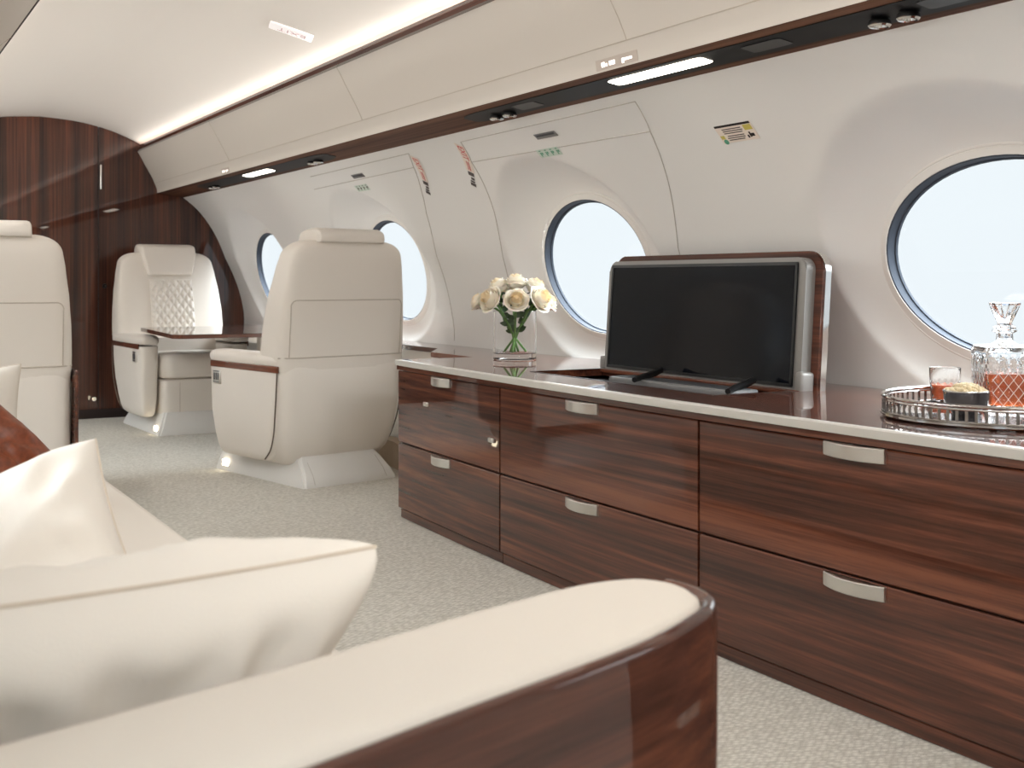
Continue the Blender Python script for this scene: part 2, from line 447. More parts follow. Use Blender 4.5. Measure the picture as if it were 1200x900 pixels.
# service strip: a walnut channel between bin and wall with black insets
def strip_pt(s, o=0):   # s 0 (aisle) .. 1 (wall)
    return (1.886 + (2.056 - 1.886) * s - o * .17, 1.488 + (1.462 - 1.488) * s - o)
def service_strip(mirror, label, detail):
    X = (lambda x: min(2 * XC - x, 2 * XC - x - .125 * max(0, min(1, (2.055 - x) / .17)))) if mirror else (lambda x: x)
    t = thing('service_strip', label, 'panel', (X(1.97), 0, 1.475))
    def loc(p): return (X(p[0]) - X(1.97), p[1] - 1.475)
    pr = [loc(strip_pt(0)), loc(strip_pt(1)), loc((2.06, 1.50)), loc((1.89, 1.52))]
    obj('channel', prism_y(pr, Y0, Y1 - .006), W_SAT, t, smooth=False)
    if not detail: return t
    def P(s, y, o):
        p = loc(strip_pt(s, o)); return (p[0], y, p[1])
    def plate(s0, s1, y0, y1, o, mat, nm, rnd=.06, thick=.004):
        bm = bmesh.new(); w = (s1 - s0) * .17
        out = []
        def arc(cs, cy, a0, a1):
            for q in range(7):
                a = a0 + (a1 - a0) * q / 6
                out.append((cs + rnd * .35 / .17 * cos(a) * .5, cy + rnd * sin(a)))
        rs = rnd * .35 / .17 * .5
        arc(s1 - rs, y1 - rnd, 0, pi / 2); arc(s0 + rs, y1 - rnd, pi / 2, pi); arc(s0 + rs, y0 + rnd, pi, 1.5 * pi); arc(s1 - rs, y0 + rnd, 1.5 * pi, 2 * pi)
        A = [bm.verts.new(P(s, y, o)) for s, y in out]; B = [bm.verts.new(P(s, y, o - thick)) for s, y in out]
        bm.faces.new(A); bm.faces.new(list(reversed(B)))
        for q in range(len(A)): bm.faces.new((A[q], B[q], B[(q + 1) % len(A)], A[(q + 1) % len(A)]))
        return obj(nm, bm, mat, t, smooth=False)
    for (a, b) in ((.4, 3.78), (5.15, 7.35)):
        plate(.24, .80, a, b, .002, PSUB, 'black_inset', .16)
    for (a, b) in ((2.44, 2.87), (5.98, 6.42), (.9, 1.3)):
        plate(.34, .62, a, b, .004, GLOW, 'light_bar', .04)
    for y_ in (3.60, 3.51, 1.87, 1.79, 7.15, 7.07, 5.42, 5.34):
        bm = bmesh.new()
        prof = [(.0, 0), (.021, 0), (.024, -.004), (.025, -.012), (.022, -.016), (.019, -.014), (.017, -.006), (.0, -.005)]
        c = P(.58, y_, .004)
        add_lathe(bm, prof, 24, c=c)
        obj('reading_lamp', bm, CHROME, t)
    for y_ in (3.3, 1.6, 2.15):
        plate(.36, .66, y_, y_ + .14, .0035, BLACK, 'air_outlet', .03)
    return t
service_strip(False, 'walnut service strip with black insets, lit bars and chrome lamps under the right overhead bin', True)
service_strip(True, 'plain walnut service strip under the left overhead bin', False)

# panel joints on the side wall
def wtube(pts, r=.0016, off=.0012, n=24):
    """polyline of (y,z) on the wall surface"""
    out = []
    for a, b in zip(pts, pts[1:]):
        for q in range(n):
            y = a[0] + (b[0] - a[0]) * q / n; z = a[1] + (b[1] - a[1]) * q / n
            out.append((wall_x(y, z) - off, y, z))
    y, z = pts[-1]; out.append((wall_x(y, z) - off, y, z))
    return out
def ray_wall(u, v):
    s, c = sin(TH), cos(TH); a = (u - 600) / F
    d = Vector((s + a * c, c - a * s, -(v - 329) / F)); t0 = .5
    t = t0
    while t < 14:
        p = d * t
        if p.x > wall_x(p.y, HC + p.z): break
        t += .004
    return (p.y, HC + p.z)

JOINTS = [
 [(4.096, 1.434), (2.937, 1.438)],
 [(2.937, 1.438), (2.993, 1.358), (3.045, 1.248), (3.10, 1.13), (3.16, 1.01), (3.20, .8), (3.22, .62)],
 [(4.096, 1.434), (4.163, 1.366), (4.195, 1.288), (4.248, 1.173), (4.34, 1.0), (4.40, .8), (4.42, .62)],
 [(4.163, 1.366), (2.993, 1.360)],
 [(5.783, 1.428), (4.575, 1.434)], [(5.90, 1.374), (4.66, 1.385)],
 [(4.575, 1.434), (4.65, 1.39), (4.75, 1.30), (4.843, 1.202), (4.939, 1.014), (4.97, .8), (4.98, .62)],
]
bm = bmesh.new()
for J in JOINTS: add_tube(bm, wtube(J), .0016, 6)
struct(obj('trim_3', bm, SEAM))

# signs fixed to the side wall; local frame: X to the viewer's right (-y), Y up the wall, Z off the wall
def wall_frame(y, z, off=.001):
    e = .004
    ty = Vector(((wall_x(y + e, z) - wall_x(y - e, z)) / (2 * e), 1, 0)); tz = Vector(((wall_x(y, z + e) - wall_x(y, z - e)) / (2 * e), 0, 1))
    X = (-ty).normalized(); Yv = (tz - X * tz.dot(X)).normalized(); Z = X.cross(Yv)
    M = Matrix((X, Yv, Z)).transposed().to_4x4()
    M.translation = Vector((wall_x(y, z), y, z)) + Z * off
    return M
def set_matrix(o, M):
    o.location = M.translation; o.rotation_euler = M.to_euler()
def conform(bm, parent):
    """bend a flat sign (built in the frame of its root) onto the curved wall"""
    M = Matrix.LocRotScale(parent.location, parent.rotation_euler, None); Mi = M.inverted()
    for v in bm.verts:
        p = M @ Vector((v.co.x, v.co.y, 0)); e = .004
        n = Vector((-1, (wall_x(p.y + e, p.z) - wall_x(p.y - e, p.z)) / (2 * e), (wall_x(p.y, p.z + e) - wall_x(p.y, p.z - e)) / (2 * e))).normalized()
        v.co = Mi @ (Vector((wall_x(p.y, p.z), p.y, p.z)) + n * (v.co.z + .0012))
    return bm
def flat(name, rects, mat, parent, z=.0008, th=.0008, bend=True):
    bm = bmesh.new()
    for (cx, cy, w, h) in rects: add_box(bm, (cx, cy, z), (w, h, th))
    if bend:
        bmesh.ops.subdivide_edges(bm, edges=[e for e in bm.edges if e.calc_length() > .012], cuts=5, use_grid_fill=True)
        conform(bm, parent)
    return obj(name, bm, mat, parent, smooth=False)
# safety placard right of the hatch
t = thing('safety_placard', 'small safety placard with black heading bar, yellow box and green dot on wall above screen', 'sign')
set_matrix(t, wall_frame(2.63, 1.322))
flat('card', [(0, 0, .155, .062)], PALE, t, .0006)
flat('heading_bar', [(0, .028, .150, .007)], BLKINK, t, .0014)
flat('text_lines', [(-.012, .016, .080, .003), (-.010, .009, .084, .003), (-.012, .002, .078, .003), (-.008, -.008, .07, .003), (-.010, -.015, .074, .003), (-.012, -.022, .066, .003)], INK, t, .0014)
flat('yellow_box', [(.056, .013, .032, .018)], YELINK, t, .0014); flat('yellow_mark', [(-.066, -.010, .016, .012)], YELINK, t, .0014)
flat('pictogram', [(.050, -.012, .006, .018), (.060, -.014, .012, .010), (.040, -.018, .006, .01)], BLKINK, t, .0014)
bm = bmesh.new(); add_lathe(bm, [(0, .0012), (.009, .0012), (.009, .002), (0, .002)], 20, c=(-.062, -.026, 0)); obj('green_dot', conform(bm, t), GRNINK, t)
# red vertical notices by the hatches
def red_notice(y, z, label, k=1.0):
    t = thing('red_notice', label, 'sign', group='red notices by the escape hatches')
    M = wall_frame(y, z) @ Matrix.Rotation(R(-90 - 35), 4, 'Z')
    set_matrix(t, M)
    flat('card', [(0, 0, .17 * k, .046 * k)], PALE, t, .0006)
    bm = text_bm('EXIT', .042 * k); bmesh.ops.transform(bm, matrix=Matrix.Translation((-.035 * k, 0, .0014)), verts=bm.verts)
    obj('lettering', conform(bm, t), REDINK, t, smooth=False)
    flat('text_line', [(.048 * k, .004 * k, .06 * k, .005 * k), (.046 * k, -.006 * k, .056 * k, .004 * k)], REDINK, t, .0014)
    flat('pictogram', [(.100 * k, 0, .024 * k, .034 * k), (.130 * k, .004, .014 * k, .020 * k), (.150 * k, 0, .010 * k, .026 * k), (.170 * k, 0, .018 * k, .032 * k)], INK, t, .0012)
red_notice(4.177, 1.383, 'cream notice strip with red letters left of the hatch around the window behind the vase')
red_notice(4.61, 1.376, 'cream notice strip with red letters beside the farther hatch, above the armchair seen from behind', .95)
# hatch pull handles and their little mint pictogram rows
for (y, z, l1, l2) in ((3.53, 1.405, 'recessed grey pull handle in the hatch above the window beside the screen', 'mint pictogram strip below the hatch handle, over the window beside the screen'),
                       (5.25, 1.396, 'recessed grey pull handle in the hatch above the armchair facing away', 'mint pictogram strip below the hatch handle, over the armchair facing away')):
    t = thing('hatch_handle', l1, 'handle'); set_matrix(t, wall_frame(y, z))
    flat('cup', [(0, 0, .135, .024)], MGREY, t, .001, .002)
    flat('slot', [(0, .003, .115, .008)], DGREY, t, .0024)
    t = thing('pictogram_strip', l2, 'sign'); set_matrix(t, wall_frame(y + .07, z - .050))
    flat('card', [(0, 0, .145, .036)], MINT, t, .0006)
    bm = bmesh.new()
    for q in range(4):
        x = -.054 + q * .036
        add_box(bm, (x, -.004, .0014), (.006, .018, .0006)); add_box(bm, (x + .010, 0, .0014), (.008, .009, .0006)); add_box(bm, (x + .004, .012, .0014), (.012, .004, .0006))
    obj('pictogram', conform(bm, t), GRNINK if y < 5 else INK, t, smooth=False)
# lit seat-belt / no-smoking plates on the bin edge
for (y0, y1, lab) in ((2.63, 2.83, 'taupe plate with two lit white symbols on the bin edge above the long light bar'), (6.45, 6.60, 'pair of small lit white symbols on the bin edge near the bulkhead')):
    zc = 1.508; yc = (y0 + y1) / 2; w = y1 - y0
    t = thing('warning_light', lab, 'sign')
    e = .004; tz = Vector(((bin_x(zc + e) - bin_x(zc - e)) / (2 * e), 0, 1)).normalized(); X = Vector((0, -1, 0)); Z = X.cross(tz)
    M = Matrix((X, tz, Z)).transposed().to_4x4(); M.translation = Vector((bin_x(zc) - .0012, yc, zc)); set_matrix(t, M)
    flat('plate', [(0, 0, w, .030)], SIGNPL, t, .0006, bend=False)
    bm = bmesh.new()
    add_box(bm, (-w * .32, -.001, .0016), (w * .08, .014, .0008)); add_box(bm, (-w * .24, -.003, .0016), (w * .05, .008, .0008)); add_box(bm, (-w * .10, -.001, .0016), (w * .14, .012, .0008))
    obj('symbol', bm, ICON, t, smooth=False)
    bm = bmesh.new()
    add_box(bm, (w * .26, -.001, .0016), (w * .24, .007, .0008)); add_box(bm, (w * .16, -.004, .0016), (w * .05, .014, .0008))
    obj('symbol', bm, ICON, t, smooth=False)
# EXIT sign on the ceiling (read by someone walking aft)
t = thing('exit_sign', 'lit white EXIT sign set in the ceiling above the walnut cornice', 'sign')
xa, ya = 1.575, 4.54; sl = (ceil_z(xa + .02) - ceil_z(xa - .02)) / .04
Xv = Vector((-1, 0, -sl)).normalized(); Yv = Vector((0, 1, 0)); Zv = Xv.cross(Yv); Qe = Matrix.Rotation(R(14), 3, Zv); Xv = Qe @ Xv; Yv = Qe @ Yv
M = Matrix((Xv, Yv, Zv)).transposed().to_4x4(); M.translation = Vector((xa, ya, ceil_z(xa))) + Zv * .003; set_matrix(t, M)
bm = bmesh.new(); add_box(bm, (0, 0, .002), (.175, .085, .008), .003); obj('lens', bm, EXITW, t)
bm = text_bm('EXIT', .058); bmesh.ops.transform(bm, matrix=Matrix.Translation((-.005, 0, .0068)), verts=bm.verts); obj('lettering', bm, EXITT, t, smooth=False)

# ================================================================= CREDENZA
def fx(y): return 1.828 + .026 * ((y - 2.6) / 1.3) ** 2
def slab(y0, y1, z0, z1, off, thick, bev=.003, n=20):
    bm = bmesh.new(); rows = []
    for i in range(n + 1):
        y = y0 + (y1 - y0) * i / n
        x = fx(y) + off
        rows.append([bm.verts.new(p) for p in ((x + bev, y, z0), (x, y, z0 + bev), (x, y, z1 - bev), (x + bev, y, z1), (x + thick, y, z1), (x + thick, y, z0))])
    for A, B in zip(rows, rows[1:]):
        for q in range(6): bm.faces.new((A[q], A[(q + 1) % 6], B[(q + 1) % 6], B[q]))
    bm.faces.new(rows[0]); bm.faces.new(list(reversed(rows[-1])))
    return bm
def shift(bm, loc):
    bmesh.ops.transform(bm, matrix=Matrix.Translation(-Vector(loc)), verts=bm.verts); return bm
def bow_handle(yc, z, w):
    """tab pull: a shallow bow in plan, standing off the drawer front"""
    bm = bmesh.new(); n = 16; rows = []
    for i in range(n + 1):
        s = -1 + 2 * i / n; y = yc + s * w / 2; o = .006 + .020 * (1 - s * s); h = .030
        x = fx(y)
        rows.append([bm.verts.new(p) for p in ((x + .003, y, z), (x - o + .002, y, z), (x - o, y, z - .002), (x - o, y, z - h + .002), (x - o + .002, y, z - h), (x - o + .006, y, z - h), (x - o + .006, y, z - .005), (x + .003, y, z - .005))])
    for A, B in zip(rows, rows[1:]):
        for q in range(8): bm.faces.new((A[q], A[(q + 1) % 8], B[(q + 1) % 8], B[q]))
    bm.faces.new(rows[0]); bm.faces.new(list(reversed(rows[-1])))
    return bm
UN = [(3.313, 4.160, 'narrow walnut drawer unit at the far end of the credenza, next to the armchair', .155, 3.755),
      (2.304, 3.309, 'walnut drawer unit of the credenza below the raised screen', .165, 2.82),
      (1.345, 2.300, 'walnut drawer unit of the credenza below the silver tray', .165, 1.80),
      (.36, 1.341, 'walnut drawer unit of the credenza nearest the camera, outside the right edge', .165, .85)]
for (a, b, lab, hw, hc) in UN:
    m = (a + b) / 2; L = (fx(m) + .3, m, 0)
    t = thing('drawer_unit', lab, 'drawer unit', L, group='credenza drawer units')
    bm = slab(a + .001, b - .001, .035, .562, .016, .60); obj('carcass', shift(bm, L), W_DK, t)
    bm = slab(a, b, .0, .036, .012, .58); obj('kick_plate', shift(bm, L), W_Y, t)
    for (z0, z1) in ((.290, .560), (.040, .285)):
        d = obj('drawer', shift(slab(a + .0025, b - .0025, z0, z1, 0, .018), L), W_Y, t)
        obj('handle', shift(bow_handle(hc, z1 + .001 if z0 > .2 else z1 - .0015, hw), L), SILV, d)['label'] = 'silver bowed pull handle'
        if a > 3.3 and z0 > .2:
            for (y, z) in ((3.885, .456), (3.365, .388)):
                bm = bmesh.new(); add_box(bm, (fx(y) - .003, y, z), (.008, .036, .015), .003); obj('latch_button', shift(bm, L), SILV, d)
# worktop with a rectangular well for the lift-up screen
WT0, WT1 = .36, 4.165
HX0, HX1, HY0, HY1 = 2.0, 2.285, 2.46, 3.40
t = thing('worktop', 'glossy walnut credenza worktop with a silver front edge', 'worktop', (2.2, 2.26, .6))
def wt(poly, z0=.577, z1=.600): return shift(prism_z(poly, z0, z1), (2.2, 2.26, .6))
def front_pts(y0, y1, off, n=14): return [(fx(y0 + (y1 - y0) * i / n) + off, y0 + (y1 - y0) * i / n) for i in range(n + 1)]
def wback(y): return wall_x(y, .6) - .004
ys = [WT0 + (WT1 - WT0) * i / 60 for i in range(61)]
bm = bmesh.new()
def strip_block(y0, y1, xa, xb, n):
    """slab between x=xa(y) and x=xb(y)"""
    A = []
    for i in range(n + 1):
        y = y0 + (y1 - y0) * i / n
        A.append([bm.verts.new((xa(y) - 2.2, y - 2.26, 0)), bm.verts.new((xb(y) - 2.2, y - 2.26, 0)), bm.verts.new((xb(y) - 2.2, y - 2.26, -.023)), bm.verts.new((xa(y) - 2.2, y - 2.26, -.023))])
    for P, Q in zip(A, A[1:]):
        for q in range(4): bm.faces.new((P[q], P[(q + 1) % 4], Q[(q + 1) % 4], Q[q]))
    bm.faces.new(A[0]); bm.faces.new(list(reversed(A[-1])))
e0 = lambda y: fx(y) + .004
strip_block(WT0, HY0, e0, wback, 30); strip_block(HY1, WT1, e0, wback, 14)
strip_block(HY0, HY1, e0, lambda y: HX0, 14); strip_block(HY0, HY1, lambda y: HX1, wback, 14)
obj('board', bm, W_Y, t, smooth=False)
bm = bmesh.new(); rows = []
for i in range(41):
    y = WT0 + (WT1 - WT0) * i / 40; x = fx(y)
    rows.append([bm.verts.new((p[0] - 2.2, y - 2.26, p[1] - .6)) for p in ((x - .010, .580), (x - .012, .583), (x - .012, .598), (x - .009, .6012), (x + .006, .6012), (x + .006, .580))])
for A, B in zip(rows, rows[1:]):
    for q in range(6): bm.faces.new((A[q], A[(q + 1) % 6], B[(q + 1) % 6], B[q]))
bm.faces.new(rows[0]); bm.faces.new(list(reversed(rows[-1])))
obj('metal_edge', bm, EDGE, t)['label'] = 'polished silver edge strip'
obj('apron', shift(slab(WT0, WT1, .563, .580, -.004, .03, .001, 30), (2.2, 2.26, .6)), W_Y, t)
bm = bmesh.new(); add_box(bm, (1.852, WT1 + .002, .585), (.06, .006, .03), .002); 
bm2 = bmesh.new()
# well lining, open at the top
for (c, s) in (((HX0 - .004, (HY0 + HY1) / 2, .5755), (.006, HY1 - HY0, .001)), ):
    pass
bm.free()
add_box(bm2, ((HX0 + HX1) / 2 - 2.2, (HY0 + HY1) / 2 - 2.26, -.034), (HX1 - HX0, HY1 - HY0, .004))
obj('well_floor', bm2, BLACK, t, smooth=False)
bm = bmesh.new()
add_box(bm, (HX0 - .001 - 2.2 + .003, (HY0 + HY1) / 2 - 2.26, .0006), (.006, HY1 - HY0, .0012)); add_box(bm, ((HX0 + HX1) / 2 - 2.2, HY1 - 2.26 - .002, .0006), (HX1 - HX0, .006, .0012))
obj('well_rim', bm, W_DK, t, smooth=False)

# side ledge forward of the credenza
pl = [(2.19, 4.172), (2.19, 4.55), (2.335, 4.78), (2.335, 8.12)] 
bk = [(wall_x(y, .6) - .004, y) for y in [8.12 - i * .25 for i in range(16)] + [4.172]]
t = thing('side_ledge', 'walnut topped side ledge under the windows behind the armchair', 'ledge', (2.4, 6, 0))
o = obj('ledge_top', shift(prism_z(pl + bk, .578, .5995), (2.4, 6, 0)), W_Y, t, smooth=False)
inn = [(x + .02, y) for x, y in pl]
obj('ledge_face', shift(prism_z(inn + bk, .50, .578), (2.4, 6, 0)), CREAM, t, smooth=False)
bk2 = [(wall_x(y, .1) - .006, y) for y in [8.12 - i * .25 for i in range(16)] + [4.172]]
obj('kick_panel', shift(prism_z([(2.27, 4.172), (2.27, 4.8), (2.345, 5.3), (2.345, 8.12)] + bk2, 0, .125), (2.4, 6, 0)), plain('tan_leather_panel', (206, 184, 160), .5), t, smooth=False)

# ================================================================= POP-UP SCREEN
# leans back about four degrees; built upright about its lower edge
t = thing('monitor', 'black flat screen in a grey and walnut frame raised from the credenza', 'screen', (2.292, 2.93, .600), rot=(0, R(4.0), 0))
def rrect(y0, y1, z0, z1, rt, rb=.004, n=8):
    out = []
    for (cy, cz, a0, r) in ((y1 - rt, z1 - rt, 0, rt), (y0 + rt, z1 - rt, pi / 2, rt), (y0 + rb, z0 + rb, pi, rb), (y1 - rb, z0 + rb, 1.5 * pi, rb)):
        for i in range(n + 1):
            a = a0 + pi / 2 * i / n; out.append((cy + r * cos(a), cz + r * sin(a)))
    return out
def plate_x(poly, x0, x1, bev=0):
    bm = bmesh.new()
    A = [bm.verts.new((x0, y, z)) for y, z in poly]; B = [bm.verts.new((x1, y, z)) for y, z in poly]; n = len(poly)
    fa = bm.faces.new(A); bm.faces.new(list(reversed(B)))
    for q in range(n): bm.faces.new((A[q], B[q], B[(q + 1) % n], A[(q + 1) % n]))
    if bev: bmesh.ops.bevel(bm, geom=list(fa.edges), offset=bev, segments=2, affect='EDGES')
    return bm
a0, a1 = -.485, .468        # right and left ends along y (relative to 2.93)
obj('back_shell', plate_x(rrect(a0 - .028, a1 + .020, -.02, .386, .055), .034, .062, .004), W_Y, t)
bm = plate_x(rrect(a0 - .034, a1 + .026, -.022, .3865, .06), .040, .060); obj('shell_edge', bm, CHROME, t)
obj('bezel', plate_x(rrect(a0, a1, .0, .366, .035), .0, .036, .003), GREYM, t)
obj('screen_panel', plate_x(rrect(a0 + .030, a1 - .022, .008, .352, .004), -.004, .004, .001), SCREEN, t)
bm = bmesh.new()
for (y, z, sy, sz) in ((0, .3485, a1 - a0 - .05, .009), (0, .0115, a1 - a0 - .05, .009)): add_box(bm, (-.0046, (a0 + a1) / 2 + .004, z), (.002, sy, sz))
for y in (a0 + .034, a1 - .026): add_box(bm, (-.0046, y, .18), (.002, .009, .342))
obj('screen_surround', bm, BLACK, t, smooth=False)
obj('lower_rail', box((-.006, -.01, -.006), (.020, a1 - a0 + .02, .014), .003), W_Y, t)
obj('side_bracket', box((.010, a1 + .012, .022), (.03, .022, .044), .006), GREYM, t)
obj('side_bracket', box((.010, a0 - .004, .022), (.05, .030, .060), .010), GREYM, t)
t2 = thing('speaker_bar', 'grey speaker bar with two black arms lying in the well before the screen', 'speaker', (2.17, 2.825, .590))
obj('bar', box((0, .0, -.001), (.10, .59, .022), .006), MGREY, t2)
obj('grille', box((-.0, .0, .0105), (.07, .56, .003), .001), DGREY, t2)
for y in (.165, -.265):
    bm = bmesh.new()
    pts = [(.075, y + .02, .032), (.04, y + .012, .022), (-.03, y - .02, .016), (-.085, y - .06, .013)]
    add_tube(bm, pts, [.010, .011, .010, .008], 8); obj('arm', bm, BLACK, t2)

# ================================================================= VASE AND ROSES
VX, VY, VR, VH_ = 2.255, 3.95, .083, .185
t = thing('glass_vase', 'clear cylindrical glass vase with a thick base on the credenza', 'vase', (VX, VY, .6))
obj('glass_wall', lathe([(0, .0), (VR - .004, 0), (VR, .004), (VR, VH_), (VR - .0015, VH_ + .001), (VR - .003, VH_), (VR - .003, .026), (VR - .006, .024), (0, .024)], 64), GLASS, t)
def petal(bm, az, rin, rout, z0, h, width, curl, seed, lean, mi=0):
    n, m = 7, 7; g = []
    rnd = random.Random(seed)
    for i in range(m + 1):
        v = i / m
        r = rin + (rout - rin) * (sin(v * pi * .5) ** .8) + lean * v * v
        z = z0 + h * v - curl * max(0, v - .72) ** 2 * 9
        r += curl * max(0, v - .7) * 1.6
        row = []
        wv = width * (sin(pi * (.12 + .62 * v)) ** .7)
        for j in range(n + 1):
            u = -1 + 2 * j / n
            a = az + u * wv
            zz = z - .006 * u * u * v + .0015 * sin(u * 5 + seed) * v
            rr = r * (1 - .10 * u * u) 
            row.append(bm.verts.new((rr * cos(a), rr * sin(a), zz)))
        g.append(row)
    for i in range(m):
        for j in range(n): bm.faces.new((g[i][j], g[i][j + 1], g[i + 1][j + 1], g[i + 1][j])).material_index = mi
def bloom_bm(R0, seed):
    bm = bmesh.new(); rnd = random.Random(seed); s = R0 / .036
    layers = [(3, .006, .011, .037, 1.25, 0, 0), (4, .010, .0165, .036, 1.05, .0008, 0), (5, .013, .0215, .0345, .9, .002, 0), (5, .0155, .0265, .032, .88, .003, .001), (5, .017, .031, .028, .9, .005, .002), (6, .017, .034, .022, .8, .007, .004)]
    a = rnd.random() * 6
    for k, (n, ri, ro, h, w, cu, le) in enumerate(layers):
        for q in range(n):
            a += 2 * pi / n * (1 + .06 * (rnd.random() - .5))
            petal(bm, a, ri * s, ro * s, (-.012 + .0015 * (5 - k)) * s, h * s * (1 + .08 * (rnd.random() - .5)), w, cu * s, rnd.randint(0, 99), le * s, 1 if k < 2 else 0)
        a += .6
    # closed heart
    add_lathe(bm, [(0, -.016 * s), (.014 * s, -.014 * s), (.020 * s, -.006 * s), (.017 * s, .006 * s), (.010 * s, .014 * s), (0, .017 * s)], 16, mi=1)
    return bm
def leaf(bm, p, d, L, w, up=Vector((0, 0, 1))):
    d = d.normalized(); s = d.cross(up).normalized(); nn = s.cross(d); g = []
    for i in range(7):
        t_ = i / 6; ww = w * sin(pi * min(1, t_ * .96 + .03)) ** .8
        c = p + d * L * t_ - nn * .25 * L * t_ * t_
        g.append([bm.verts.new(c - s * ww + nn * ww * .25), bm.verts.new(c), bm.verts.new(c + s * ww + nn * ww * .25)])
    for A, B in zip(g, g[1:]):
        for q in range(2): bm.faces.new((A[q], A[q + 1], B[q + 1], B[q]))
# roses: offset toward the viewer's right (rt), toward the camera (fw), height above the worktop, radius
RT = Vector((cos(TH + .05), -sin(TH + .05), 0)); FW = Vector((-sin(TH + .05), -cos(TH + .05), 0))
ROSES = [(-.082, .062, .226, .050, 'cream rose at the lower left front of the bouquet'),
         (.010, .088, .226, .044, 'cream rose in the front centre of the bouquet'),
         (.094, .058, .228, .050, 'cream rose at the lower right front of the bouquet'),
         (-.130, -.006, .216, .042, 'cream rose at the far left of the bouquet'),
         (.122, .004, .212, .042, 'cream rose at the far right of the bouquet'),
         (-.058, .004, .272, .044, 'cream rose at the upper left of the bouquet'),
         (.004, .006, .286, .046, 'cream rose at the very top of the bouquet'),
         (.074, .006, .270, .046, 'cream rose at the upper right of the bouquet'),
         (-.010, -.085, .245, .042, 'cream rose at the back of the bouquet, behind the top rose')]
for i, (rt, fw, zz, rr, lab) in enumerate(ROSES):
    head = RT * rt + FW * fw + Vector((0, 0, zz))
    t = thing('rose', lab, 'rose', (VX, VY, .6), group='roses in the vase')
    out = Vector((head.x, head.y, 0)); dirv = (out * 6 + Vector((0, 0, .75)))
    if fw > .03: dirv = out * 10 + Vector((0, 0, .5))
    dirv.normalize()
    bm = bloom_bm(rr, 20 + i)
    M = Matrix.Translation(head) @ Vector((0, 0, 1)).rotation_difference(dirv).to_matrix().to_4x4()
    bmesh.ops.transform(bm, matrix=M, verts=bm.verts)
    o = obj('bloom', bm, [ROSE, ROSEIN], t, ang=180)
    foot = RT * (-.42 * rt + .011 * ((i * 7) % 5 - 2)) + FW * (-.35 * fw + .008 * (i % 3)); foot.z = .030
    nk = out.normalized() * min(.06, out.length * .8); nk.z = VH_ + .0
    neck = head - dirv * .012
    c1 = Vector((nk.x * .22, nk.y * .22, .105))
    pts = smooth_curve([foot, c1, nk, neck], 6)
    bm = bmesh.new(); add_tube(bm, pts, .0042, 8); obj('stem', bm, STEM, t)
    bm = bmesh.new()
    rnd = random.Random(50 + i)
    for q in range(6):
        p = neck - dirv * .004; a = rnd.random() * 6.3 + q * 1.26
        side = Vector((cos(a), sin(a), -.15)); leaf(bm, p, side, .036, .008)
    for q in range(5):
        p = pts[6 + q * 2]; a = rnd.random() * 6.3
        ii = Vector((cos(a), sin(a), .25)); L_ = .036
        e = p + ii * L_
        if (e.x ** 2 + e.y ** 2) ** .5 > VR - .01 and e.z < VH_ + .005: ii = Vector((-p.x, -p.y, .05)) if p.length > .01 else ii
        leaf(bm, p, Vector((ii.x, ii.y, .7 + .5 * ((q * 3 + i) % 3 - 1))), L_, .010, up=-RT.cross(Vector((0, 0, 1))) + Vector((0, 0, .2)))
    obj('foliage', bm, LEAF, t, ang=180)

# ================================================================= SILVER TRAY, DECANTER, GLASS, NUTS
TX, TY, TA = 2.225, 1.735, .258
t = thing('silver_tray', 'round polished silver tray with pierced gallery rail at the right end of the credenza', 'tray', (TX, TY, .6))
obj('tray_plate', lathe([(0, .004), (TA - .01, .004), (TA, .003), (TA + .005, .006), (TA + .005, .010), (TA, .012), (TA - .006, .0085), (0, .0085)], 96), CHROME, t)
bm = bmesh.new()
add_tube(bm, [(TA * cos(a), TA * sin(a), .046) for a in [2 * pi * q / 96 for q in range(96)]], .0042, 10, close=True)
add_tube(bm, [(TA * cos(a), TA * sin(a), .039) for a in [2 * pi * q / 96 for q in range(96)]], .0022, 8, close=True)
obj('gallery_rail', bm, CHROME, t)
bm = bmesh.new()
add_tube(bm, [(TA * cos(a), TA * sin(a), .013) for a in [2 * pi * q / 96 for q in range(96)]], .003, 8, close=True)
for q in range(84):
    a = 2 * pi * q / 84
    add_box(bm, (0, 0, 0), (.0022, .006, .028), 0, mat=Matrix.Translation((TA * cos(a), TA * sin(a), .026)) @ Matrix.Rotation(a, 4, 'Z'))
obj('pierced_gallery', bm, PEWTER, t, smooth=False)
for q in range(4):
    a = pi / 4 + q * pi / 2; obj('foot', lathe([(0, 0), (.008, 0), (.010, .004), (0, .005)], 14, c=((TA - .03) * cos(a), (TA - .03) * sin(a), 0)), CHROME, t)
ZT = .6088
def faceted(t, prof_out, n=12): pass
